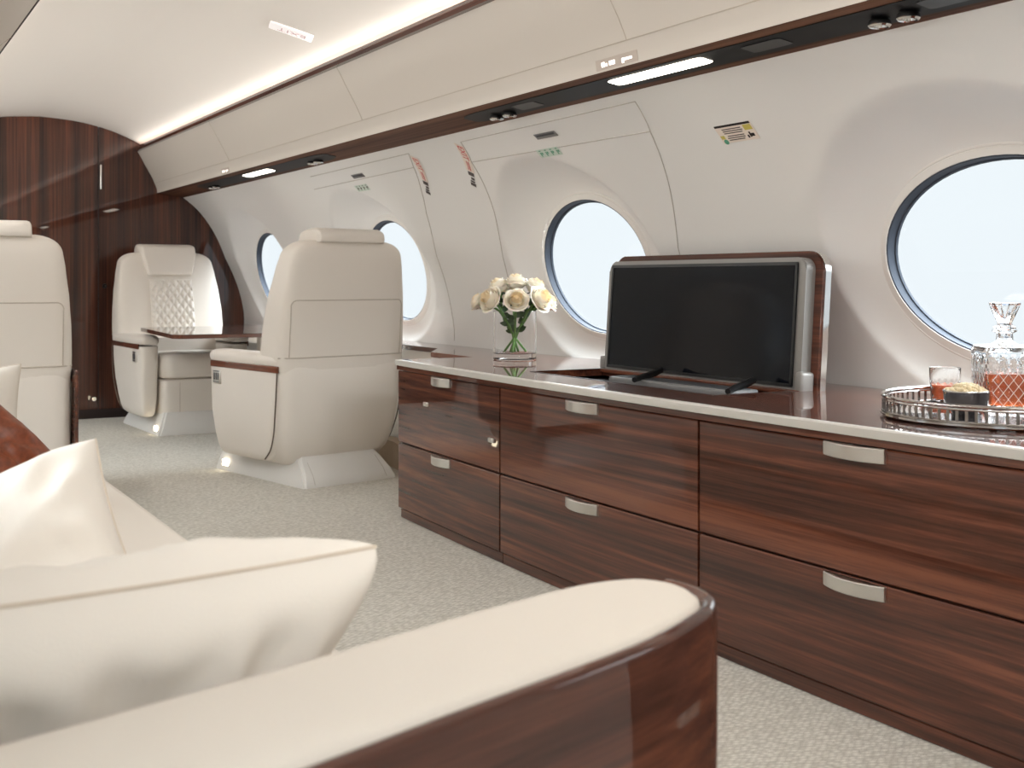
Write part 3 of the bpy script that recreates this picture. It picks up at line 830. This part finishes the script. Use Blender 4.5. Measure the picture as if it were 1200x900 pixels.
# tumbler
GX, GY = 2.29, 1.955
t = thing('tumbler', 'cut glass tumbler with an orange drink at the left of the tray', 'glass', (GX, GY, ZT))
def cut_body(prof, n, depth, z0, z1, inner):
    """lathe whose outer skin carries crossing cut grooves between z0 and z1"""
    bm = bmesh.new(); m = 96; rings = []
    for (r, z) in prof:
        row = []
        for k in range(m):
            a = 2 * pi * k / m; rr = r
            if z0 < z < z1:
                s = (z - z0) / (z1 - z0) * 3.0
                g = min(abs(((a / (2 * pi) * n + s) % 1) - .5), abs(((a / (2 * pi) * n - s) % 1) - .5))
                rr -= depth * max(0, 1 - g / .13)
            row.append(bm.verts.new((rr * cos(a), rr * sin(a), z)))
        rings.append(row)
    for (r, z) in inner:
        rings.append([bm.verts.new((r * cos(2 * pi * k / m), r * sin(2 * pi * k / m), z)) for k in range(m)])
    for A, B in zip(rings, rings[1:]):
        for k in range(m): bm.faces.new((A[k], A[(k + 1) % m], B[(k + 1) % m], B[k]))
    bm.faces.new(list(reversed(rings[0]))); bm.faces.new(rings[-1])
    return bm
prof = [(.028, 0), (.032, .003)] + [(.032 + .003 * i / 24, .006 + .054 * i / 24) for i in range(25)] + [(.036, .085), (.0355, .086)]
obj('glass_body', cut_body(prof, 14, .0022, .004, .055, [(.034, .085), (.031, .012), (.028, .010)]), CRYSTAL, t)
obj('drink', lathe([(0, .0105), (.029, .0125), (.0318, .045), (0, .0455)], 32), ORANGE, t)
# nut bowl
BX, BY = 2.165, 1.79
t = thing('nut_bowl', 'small dark silver bowl holding pale nuts at the front of the tray', 'bowl', (BX, BY, ZT))
obj('bowl_body', lathe([(0, 0), (.030, 0), (.032, .003), (.042, .014), (.0475, .032), (.049, .049), (.0475, .050), (.046, .046), (.040, .022), (.026, .014), (0, .013)], 48), BOWL, t)
obj('bowl_rim', (lambda b: (add_tube(b, [(.0485 * cos(a), .0485 * sin(a), .0495) for a in [2 * pi * q / 48 for q in range(48)]], .0016, 8, close=True), b)[1])(bmesh.new()), CHROME, t)
nb = bmesh.new(); bmesh.ops.create_icosphere(nb, subdivisions=2, radius=1)
for v in nb.verts: v.co = Vector((v.co.x * .0062, v.co.y * (.0098 - .002 * v.co.x), v.co.z * .0055))
nproto = None; rnd = random.Random(3)
for q in range(44):
    rr = .041 * sqrt((q + .5) / 44); a = q * 2.39996
    z = .043 + .018 * (1 - (rr / .043) ** 2) + rnd.uniform(-.002, .003)
    loc = (BX + rr * cos(a), BY + rr * sin(a), ZT + z)
    if nproto is None:
        nproto = obj('nut', nb, NUT); o = nproto
    else:
        o = nproto.copy(); C.objects.link(o)
    o.location = loc; o.rotation_euler = (rnd.uniform(-.6, .6), rnd.uniform(-.6, .6), rnd.uniform(0, 6))
    tag(o, 'pale nut heaped in the small dark bowl on the silver tray', 'nut', 'nuts in the bowl')
# decanter
DX, DY = 2.31, 1.805
t = thing('decanter', 'square cut crystal decanter half full of amber liquor on the silver tray', 'decanter', (DX, DY, ZT), rz=R(-34))
def sqring(h, z, rc=.10, m=96, cut=0, ph=0, n=5):
    out = []
    for k in range(m):
        a = 2 * pi * k / m; c, s = cos(a), sin(a)
        r = h / (abs(c) ** 9 + abs(s) ** 9) ** (1 / 9)
        if cut:
            # position across the face
            f = (a + pi / 4) % (pi / 2) / (pi / 2); u = f - .5
            g = min(abs(((u * n + ph) % 1) - .5), abs(((u * n - ph) % 1) - .5))
            r -= cut * max(0, 1 - g / .16) 
        out.append((r * c, r * s, z))
    return out
secs = [sqring(.052, 0), sqring(.057, .003)]
for i in range(41):
    z = .006 + .124 * i / 40; secs.append(sqring(.0585 + .002 * i / 40, z, cut=.0028 if 1 < i < 39 else 0, ph=i / 40 * 2.6))
secs += [sqring(.0605, .135), sqring(.058, .142), sqring(.050, .146), sup(0, 0, .149, .028, .028, 2, 96), sup(0, 0, .154, .019, .019, 2, 96), sup(0, 0, .172, .0175, .0175, 2, 96), sup(0, 0, .176, .026, .026, 2, 96), sup(0, 0, .180, .027, .027, 2, 96), sup(0, 0, .181, .012, .012, 2, 96), sup(0, 0, .160, .010, .010, 2, 96), sup(0, 0, .150, .016, .016, 2, 96),
         sqring(.048, .140), sqring(.0535, .132), sqring(.052, .014), sqring(.046, .011)]
obj('crystal_body', loft(secs), CRYSTAL, t, ang=20)
bm = bmesh.new()
for f in range(4):
    Mf = Matrix.Rotation(f * pi / 2, 4, 'Z')
    for q in range(-3, 6):
        for sg in (-1, 1):
            pts = []
            for r_ in range(13):
                z = .008 + .078 * r_ / 12; x = sg * (-.048 + .022 * q + .06 * r_ / 12)
                if abs(x) <= .049: pts.append(Mf @ Vector((.0592 + .0012 * r_ / 12, x, z)))
            if len(pts) > 2: add_tube(bm, pts, .0008, 5)
    for q in range(-4, 5):
        pts = [Mf @ Vector((.0604 + .0006 * r_ / 6, q * .0105 + .003 * sin(q * 2.0) * r_ / 6 + q * .0012 * r_ / 6, .086 + (.030 if q % 2 else .040) * r_ / 6)) for r_ in range(7)]
        if abs(pts[-1].x) < 1: add_tube(bm, pts, [.0009 * (1 - .8 * r_ / 6) for r_ in range(7)], 5)
obj('cut_pattern', bm, FROST, t)
obj('liquor', loft([sqring(.0455, .0115), sqring(.0515, .0145), sqring(.0528, .082), sqring(.0525, .0825)]), AMBER, t)
st = bmesh.new()
add_lathe(st, [(0, .165), (.0095, .165), (.0105, .181), (.024, .183), (.026, .186), (.018, .190)], 12)
add_lathe(st, [(.018, .190), (.016, .196), (.034, .236), (.035, .241), (.030, .242), (.026, .237), (0, .204)], 12)
obj('stopper', st, CRYSTAL, t, smooth=False)

# ================================================================= ARMCHAIRS
def back_y(z): return -.36 - .085 * max(0, z - .5)
BACKT = [(.45, .322, .115), (.56, .335, .12), (.70, .332, .115), (.82, .322, .105), (.95, .304, .09), (1.0, .294, .083), (1.08, .280, .074)]
BN = 5.6
def back_sec(z, kw=1, kd=1, dw=0):
    w, d = lerp_table(BACKT, z); d = d * kd
    return sup(0, back_y(z) + lerp_table(BACKT, z)[1], z, (w - dw) * kw, d, BN)
def make_chair(name, label, loc, rz, sofa_side=False, group=None):
    t = thing(name, label, 'armchair', loc, rz, group)
    # rear shell, tucked in towards the floor
    shell = [(.085, .235, -.255, .0), (.10, .262, -.275, .0), (.14, .288, -.302, .0), (.20, .306, -.326, .0), (.30, .322, -.347, .0), (.42, .330, -.358, .0), (.545, .333, -.362, .0)]
    secs = [sup(0, (yr + .04) / 2 + .0, z, w, (.04 - yr) / 2, 7) for z, w, yr, _ in shell]
    w, yr = .333, -.362
    secs += [sup(0, (yr + .04) / 2, .555, .329, (.04 - yr) / 2 - .004, 7), sup(0, (yr + .04) / 2, .56, .318, (.04 - yr) / 2 - .015, 7)]
    if sofa_side: secs = [sup(0, (-.362 + .04) / 2, z, .333, .201, 7) for z in (.2, .3, .42, .545)] + secs[-2:]
    obj('back_shell', loft(secs), CREAM, t)
    # backrest
    zs = [.50, .54, .60, .66, .72, .78, .84, .90, .96, 1.0]
    secs = [back_sec(z) for z in zs]
    for q in range(1, 9):
        a = pi / 2 * q / 8; z = 1.0 + .08 * sin(a)
        secs.append(back_sec(z, 1, .35 + .65 * cos(a) ** .7 if q < 8 else .25, .115 * (1 - cos(a)) ** 1.3))
    br = obj('backrest', loft(secs), CREAM, t)
    # seams on the rear of the backrest
    def rear(x, z, o=.0005):
        w, d = lerp_table(BACKT, z)
        return (x, back_y(z) + d - d * (1 - min(.999, abs(x / w)) ** BN) ** (1 / BN) - o, z)
    zt, zb = .815, .562
    bm = bmesh.new()
    arc = [(.265 + .028 * cos(a), zt - .028 + .028 * sin(a)) for a in [pi / 2 * q / 6 for q in range(7)]]
    half = [(.292, zb + (zt - .03 - zb) * q / 8) for q in range(9)] + arc + [(.265 - .265 * q / 10, zt) for q in range(1, 11)]
    line = half + [(-x, z) for x, z in reversed(half[:-1])]
    add_tube(bm, [rear(x, z, .0006) for x, z in line], .0026, 6)
    add_tube(bm, [rear(-.33 + .66 * q / 20, zb + .003, .001) for q in range(21)], .0034, 6)
    obj('piping', bm, CREAM2, br)
    # quilted front panel
    def front(z): w, d = lerp_table(BACKT, z); return back_y(z) + 2 * d
    bm = bmesh.new(); nx, nz = 60, 96; g = []
    hwq, z0, z1 = .138, .42, .915
    for i in range(nx + 1):
        u = -1 + 2 * i / nx; row = []
        for j in range(nz + 1):
            v = j / nz; z = z0 + (z1 - z0) * v
            a = (u * 3.0 + v * 7.5); b = (u * 3.0 - v * 7.5)
            q = min(abs((a % 1) - .5), abs((b % 1) - .5)) * 2      # 0 on a stitch line
            q = min(abs(((a + .5) % 1) - .5), abs(((b + .5) % 1) - .5)) * 2
            edge = min(1, (1 - abs(u)) / .06, v / .03, (1 - v) / .03); edge = max(0, edge)
            y = front(z) - .006 + edge * (.014 + .016 * min(1, q * 1.3) ** .6)
            row.append(bm.verts.new((u * hwq, y, z)))
        g.append(row)
    for i in range(nx):
        for j in range(nz): bm.faces.new((g[i][j], g[i + 1][j], g[i + 1][j + 1], g[i][j + 1]))
    obj('quilted_panel', bm, QUILT, br, ang=180)
    # headrest: a pad at the front that folds over the top
    bm = bmesh.new()
    prof = []
    def pr(z, o): return front(z) + o
    outl = [(front(.935) - .012, .938), (front(.935) + .018, .934), (front(.95) + .032, .955), (front(1.0) + .036, 1.02), (front(1.05) + .030, 1.085), (front(1.06) + .008, 1.118), (back_y(1.08) + .075, 1.132), (back_y(1.08) + .025, 1.128), (back_y(1.08) - .006, 1.108), (back_y(1.05) - .008, 1.072), (back_y(1.05) + .02, 1.066), (back_y(1.0) + .08, .97)]
    pts = smooth_curve(outl, 4); 
    secs = []
    for (x, k, ww) in [(-.172, .82, 0), (-.168, .93, 0), (-.158, 1, 0), (-.1, 1, 0), (0, 1, 0), (.1, 1, 0), (.158, 1, 0), (.168, .93, 0), (.172, .82, 0)]:
        cy, cz = back_y(1.05) + .07, 1.035
        s = []
        for p in pts:
            xx = x * (1 - .20 * max(0, min(1, (1.06 - p.y) / .14)) * (1 if p.x > cy else 0))
            s.append((xx, cy + (p.x - cy) * k, cz + (p.y - cz) * (.5 + .5 * k)))
        secs.append(s)
    add_loft(bm, secs); obj('headrest', bm, CREAM, t)
    # arms
    for sgn in (-1, 1):
        arm = [(.10, .235, .320, -.15, .245), (.112, .225, .328, -.20, .262), (.14, .22, .330, -.24, .278), (.20, .215, .331, -.265, .295), (.30, .212, .333, -.295, .308), (.42, .210, .334, -.315, .315), (.515, .210, .335, -.32, .318)]
        secs = []
        for z, xa, xb, ya, yb in arm:
            taper = .03 * max(0, (.30 - z) / .2) ** 1.5
            secs.append(sup(sgn * ((xa + xb) / 2 - taper / 2), (ya + yb) / 2, z, (xb - xa) / 2 - taper / 3, (yb - ya) / 2, 5))
        a = obj('armrest', loft(secs), CREAM, t)
        pad = []
        for z, k in ((.528, .0), (.533, .006), (.55, .010), (.566, .006), (.575, -.004), (.579, -.018)):
            pad.append(sup(sgn * .2725, -.012, z, .062 + k, .332 + k - .006, 4.5))
        obj('arm_pad', loft(pad), CREAM, a)
        if not (sofa_side and sgn == 1):
            bm = bmesh.new(); add_box(bm, (sgn * .331, -.025, .515), (.014, .600, .030), .004); obj('wood_trim', bm, W_Y, a)
        gp = [(sgn * (x_ - max(0, .30 - z_) * .10), y_, z_) for x_, y_, z_ in ((.331, -.318, .50), (.331, -.312, .42), (.330, -.300, .32), (.329, -.275, .23), (.328, -.235, .16), (.322, -.17, .112))]
        bm = bmesh.new(); add_tube(bm, smooth_curve(gp, 5), .0032, 6); obj('shadow_gap', bm, GAPC, a)
        # control panel near the front of the outer face
        bm = bmesh.new(); add_box(bm, (sgn * .335, .212, .455), (.010, .070, .062), .003); cp = obj('control_panel', bm, SILV, a)
        bm = bmesh.new()
        for q in range(3): add_box(bm, (sgn * .3402, .194 + q * .018, .457), (.002, .010, .034), .0008, 1)
        add_box(bm, (sgn * .3402, .212, .4815), (.002, .054, .004)); add_box(bm, (sgn * .3402, .212, .4325), (.002, .054, .004))
        obj('switch', bm, DGREY, cp)
        if sofa_side and sgn == 1:
            bm = bmesh.new(); add_box(bm, (.342, -.02, .36), (.014, .70, .38), .005); obj('wood_side_panel', bm, W_Y, t)
    # cushion and leg rest
    secs = []
    for z, k in ((.325, -.02), (.333, -.006), (.35, 0), (.42, .002), (.452, -.004), (.468, -.016), (.474, -.04)): secs.append(sup(0, .075, z, .212 + k, .285 + k, 6))
    obj('seat_cushion', loft(secs), CREAM, t)
    secs = []
    for z, k in ((.035, -.012), (.045, -.002), (.06, 0), (.30, .004), (.315, 0), (.320, -.008)): secs.append(sup(0, .20 + (.0 if z > .1 else 0), z, .205 + k, .15 + k, 8))
    lr = obj('leg_rest', loft(secs), CREAM, t)
    bm = bmesh.new()
    for x in (-.11, .11): add_tube(bm, [(x, .3525, .05), (x, .3535, .305)], .0016, 6)
    obj('piping', bm, CREAM2, lr)
    # swivel base
    bs = [(0, .245, -.40, .40), (.012, .245, -.40, .40), (.05, .232, -.375, .395), (.10, .215, -.32, .38), (.13, .20, -.28, .36)]
    secs = []
    for z, w, ya, yb in bs: secs.append([(-w, ya, z), (w, ya, z), (w, yb, z), (-w, yb, z)])
    bm = loft(secs); bmesh.ops.bevel(bm, geom=[e for e in bm.edges if abs((e.verts[0].co - e.verts[1].co).z) > .005], offset=.012, segments=3, affect='EDGES')
    b = obj('base', bm, BASE, t)
    for x in (-.19, .19): obj('base_seam', tube([(x * 1.0, -.4005, .012), (x * .98, -.376, .05), (x * .95, -.321, .10)], .0014, 6), SEAM, b)
    for sgn in (-1, 1):
        bm = bmesh.new(); add_box(bm, (sgn * .2395, .31, .036), (.008, .055, .030), .003)
        obj('floor_lamp', bm, STEPGLOW, b)
    return t
make_chair('armchair', 'cream leather armchair seen from behind next to the credenza', (1.92, 5.36, 0), R(12), group='cabin armchairs')
make_chair('armchair', 'cream quilted armchair facing the camera in front of the walnut bulkhead', (1.86, 7.42, 0), pi + R(3), group='cabin armchairs')
make_chair('armchair', 'cream armchair at the left edge of the photo with a walnut side panel', (.49, 5.30, 0), R(0), sofa_side=True, group='cabin armchairs')

# table between the facing chairs
t = thing('dining_table', 'glossy walnut table between the two facing cream armchairs', 'table', (1.98, 6.7, 0))
tp = [(-.44, -.50), (-.46, -.47), (-.395, .55), (-.38, .57), (.34, .57), (.34, -.52), (-.42, -.52)]
obj('table_top', prism_z(tp, .600, .622), W_X, t, smooth=False)
bm = bmesh.new(); add_box(bm, (.24, .03, .30), (.09, .34, .60), .02); obj('pedestal', bm, CREAM, t)
bm = bmesh.new(); add_box(bm, (.24, .03, .012), (.15, .42, .024), .008); obj('foot_plate', bm, PEWTER, t)

# ================================================================= SOFA
t = thing('sofa', 'cream sofa in the foreground with a walnut clad arm end', 'sofa', (.25, 2.3, 0))
L = (.25, 2.3, 0)
bm = bmesh.new(); add_box(bm, (.23, 2.45, .12), (.76, 2.9, .20), .02); obj('sofa_base', shift(bm, L), SOFAC, t)
for (a, b) in ((1.02, 2.44), (2.45, 3.88)):
    bm = bmesh.new(); add_box(bm, (.275, (a + b) / 2, .270), (.85, b - a, .116), .035, 4); obj('seat_cushion', shift(bm, L), SOFAC, t)
bm = bmesh.new(); add_box(bm, (-.09, 2.45, .62), (.11, 2.85, .44), .045, 4); obj('backrest', shift(bm, L), SOFAC, t)
# near arm: leather top pad inside a walnut clad end
ZA = .585
near = [(.05, .655), (.278, .742), (.433, .762), (.61, .836), (.700, .880)]
far = [(.100, .892), (.299, .948), (.425, .988), (.56, 1.026), (.64, 1.049)]
def arm_outline(inset):
    # near edge from wall to aisle, rounded end, far edge back to wall
    ne = [Vector(p) for p in [(-.10, .640), (.15, .690), (.40, .768), (.60, .832), (.700, .880)]]
    en = [Vector(p) for p in [(.750, .915), (.772, .955), (.770, 1.005), (.735, 1.045)]]
    fa = [Vector(p) for p in [(.66, 1.052), (.55, 1.026), (.425, .988), (.299, .948), (.10, .892), (-.10, .835)]]
    pts = smooth_curve(ne + en + fa, 5)
    if inset:
        out = []
        n = len(pts)
        for i, p in enumerate(pts):
            tn = (pts[min(i + 1, n - 1)] - pts[max(i - 1, 0)]).normalized(); out.append(p + Vector((-tn.y, tn.x)) * inset)
        pts = out
    return [(p.x, p.y) for p in pts]
o0 = arm_outline(0); 
bm = bmesh.new()
# upholstered core with a crowned top
def ring_at(inset, z): return [(x - L[0], y - L[1], z) for x, y in arm_outline(inset)]
add_loft(bm, [ring_at(.016, .02), ring_at(.016, ZA - .012), ring_at(.018, ZA - .002), ring_at(.026, ZA + .004), ring_at(.038, ZA + .007), ring_at(.046, ZA + .008)])
obj('arm_pad', bm, SOFAC, t, ang=60)
# walnut panel wrapping near face and end
cut = [i for i, p in enumerate(o0)]
end = 5 * 7 + 2
oo, ii = o0[:end], arm_outline(.017)[:end]
bm = bmesh.new(); rows = []
for i, (p, q) in enumerate(zip(oo, ii)):
    v = Vector(p) ; w = Vector(q); 
    def pt(f, z): r = v + (w - v) * f; return bm.verts.new((r.x - L[0], r.y - L[1], z))
    rows.append([pt(0, .0), pt(0, ZA - .006), pt(.12, ZA - .001), pt(.35, ZA + .002), pt(.7, ZA + .001), pt(.95, ZA - .004), pt(1, ZA - .03), pt(1, 0)])
for A, B in zip(rows, rows[1:]):
    for q in range(8): bm.faces.new((A[q], A[(q + 1) % 8], B[(q + 1) % 8], B[q]))
bm.faces.new(rows[0]); bm.faces.new(list(reversed(rows[-1])))
obj('arm_panel', bm, W_ARM, t, ang=50)

# ---------------------------------------------------------------- cushions
def pillow(name, label, loc, rot, a, b, T, mat, seam_mat, seed=0, wr=.010, pinch=.10, pw=.5, ktop=1, pb=None):
    t = thing(name, label, 'pillow', loc, rot=rot)
    bm = bmesh.new(); n = 56; top = []; bot = []
    def pos(u, v, s):
        x = a * u * (1 - pinch * (1 - v * v) * abs(u)); y = b * v * (1 - pinch * (1 - u * u) * abs(v))
        k = max(0, (1 - u * u) * (1 - v * v)); h = T * (ktop * k ** pw if s > 0 else k ** (pb or pw))
        w = 0
        if k > 0:
            r = sqrt(u * u + v * v); ang = atan2(v, u)
            p = Vector((u * 1.6, v * 1.6, seed + s))
            # puckers running in from the seams
            ed = max(abs(u), abs(v))
            rdg = 1 - 2.4 * abs(mnoise.noise(Vector((ang * 3.4, r * .9, seed + 3 * s)))) - .5
            w = wr * (mnoise.noise(p * 1.2) * .9 + 1.1 * rdg * ed ** 2.2 + .5 * (1 - 3 * abs(mnoise.noise(Vector((p.x * 2.2, p.y * 1.1, seed * 2 + s))))) * .6) * min(1, k * 3.5) * (ktop ** 2.5 if s > 0 else 1)
        return Vector((x, y, s * (h + w)))
    for i in range(n + 1):
        # denser near the edges
        u = sin(pi / 2 * (-1 + 2 * i / n)); ra = []; rb = []
        for j in range(n + 1):
            v = sin(pi / 2 * (-1 + 2 * j / n))
            e = i in (0, n) or j in (0, n)
            p = bm.verts.new(pos(u, v, 1)); ra.append(p)
            rb.append(p if e else bm.verts.new(pos(u, v, -1)))
        top.append(ra); bot.append(rb)
    for i in range(n):
        for j in range(n):
            bm.faces.new((top[i][j], top[i + 1][j], top[i + 1][j + 1], top[i][j + 1]))
            q = (bot[i][j + 1], bot[i + 1][j + 1], bot[i + 1][j], bot[i][j])
            try: bm.faces.new(q)
            except ValueError: pass
    obj('cover', bm, mat, t, ang=180)
    bm = bmesh.new(); rim = []
    m = 30
    for (u0, v0, u1, v1) in ((-1, -1, 1, -1), (1, -1, 1, 1), (1, 1, -1, 1), (-1, 1, -1, -1)):
        for q in range(m): f = q / m; rim.append(pos(u0 + (u1 - u0) * f, v0 + (v1 - v0) * f, 1))
    add_tube(bm, rim, .0022, 6, close=True); obj('seam', bm, seam_mat, t)
    return t
pillow('pillow', 'plump ivory pillow lying against the sofa arm in the foreground', (.165, 1.255, .488), (R(-37), R(2), R(14)), .27, .25, .115, PILLOW, PILSEAM, 2, pinch=.05, pw=.34, wr=.034, ktop=.66, pb=.26)
def frame_rot(e1, e2):
    """local Y along e1, local X along -e2"""
    Y = Vector(e1).normalized(); X = -Vector(e2); X = (X - Y * X.dot(Y)).normalized(); Z = X.cross(Y)
    return Matrix((X, Y, Z)).transposed(), X, Y
Mx, Xa, Ya = frame_rot((.16, -.74, -.66), (-.9, .3, -.2))
pc = Vector((.324, 1.77, .674)) + Ya * .215 - Xa * .215
pillow('pillow', 'ivory pillow propped up behind the foreground pillow, one corner pointing up', pc, Mx.to_euler(), .215, .215, .125, PILLOW, PILSEAM, 9, pw=.38, wr=.024)
bm_ = (Matrix.Rotation(R(8), 3, 'Z') @ Matrix.Rotation(R(58), 3, 'X') @ Matrix.Rotation(R(40), 3, 'Z')).to_euler()
pillow('leather_pillow', 'brown leather pillow on the sofa behind the ivory pillows', (.22, 3.30, .455), bm_, .205, .205, .105, BROWN, BROWNSEAM, 14, wr=.026, pinch=.0, pw=.32)
pillow('pillow', 'pale grey cushion behind the brown leather pillow at the left edge', (.25, 3.74, .44), (R(75), R(0), R(4)), .24, .22, .08, GREYCUSH, PILSEAM, 21)

# ================================================================= LIGHT
def area(name, loc, rot, sx, sy, power, col):
    l = bpy.data.lights.new(name, 'AREA'); l.shape = 'RECTANGLE'; l.size = sx; l.size_y = sy; l.energy = power; l.color = col
    o = bpy.data.objects.new(name, l); C.objects.link(o); o.location = loc; o.rotation_euler = rot
    return o
WARM = (1.0, .95, .89)
YL, YM = Y1 - Y0 - .1, (Y0 + Y1) / 2
# LED strips lying in both ceiling coves, shining across the ceiling
for m_ in (False, True):
    x = 2 * XC - 1.772 if m_ else 1.772
    d = Vector((1 if m_ else -1, 0, -.45)).normalized()
    q = (-d).to_track_quat('Z', 'Y').to_euler()
    o = area('cove_led', (x, YM, 1.788), (0, 0, 0), YL, .02, 24, WARM)
    Zv = -d; Xv = Vector((0, 1, 0)); Yv = Zv.cross(Xv)
    M = Matrix((Xv, Yv, Zv)).transposed(); o.rotation_euler = M.to_euler()
# added fill strip at left, unseen and without fixture, evening the cabin light
d = Vector((.92, 0, -.38)).normalized(); Zv = -d; Xv = Vector((0, 1, 0)); Yv = Zv.cross(Xv)
o = area('added_side_fill', (.255, YM, 1.452), (0, 0, 0), YL, .03, 28, (1, .985, .965)); o.rotation_euler = Matrix((Xv, Yv, Zv)).transposed().to_euler()
# added fill spots behind the camera, no fixtures, brightening faces turned aft
for (x, y) in ((.75, -.7), (1.55, -.7)):
    l = bpy.data.lights.new('added_aft_fill', 'SPOT'); l.energy = 104; l.color = (1, .98, .95); l.spot_size = R(84); l.spot_blend = 1; l.shadow_soft_size = .12
    o = bpy.data.objects.new('added_aft_fill', l); C.objects.link(o); o.location = (x, y, 1.86)
    d = Vector((1.35 - x, 5.6, -1.15)); o.rotation_euler = (-d).to_track_quat('Z', 'Y').to_euler()
w = bpy.data.worlds.new('overcast_sky'); bpy.context.scene.world = w; w.use_nodes = True; nt = w.node_tree
bg = nt.nodes['Background']; tc = N(nt, 'ShaderNodeTexCoord'); sp = N(nt, 'ShaderNodeSeparateXYZ'); r = N(nt, 'ShaderNodeValToRGB'); mr = N(nt, 'ShaderNodeMapRange')
nt.links.new(tc.outputs['Generated'], sp.inputs[0]); nt.links.new(sp.outputs['Z'], mr.inputs['Value'])
mr.inputs['From Min'].default_value = .13; mr.inputs['From Max'].default_value = .55; mr.inputs['To Min'].default_value = 1.04; mr.inputs['To Max'].default_value = 16.0
nt.links.new(mr.outputs['Result'], bg.inputs['Strength']); bg.inputs['Color'].default_value = srgb((236, 245, 250))
sc = bpy.context.scene
sc.view_settings.view_transform = 'Standard'; sc.view_settings.look = 'None'; sc.view_settings.exposure = 0; sc.view_settings.gamma = 1
sc.view_settings.use_curve_mapping = False
sc.cycles.max_bounces = 12; sc.cycles.diffuse_bounces = 6; sc.cycles.transmission_bounces = 12; sc.cycles.transparent_max_bounces = 12
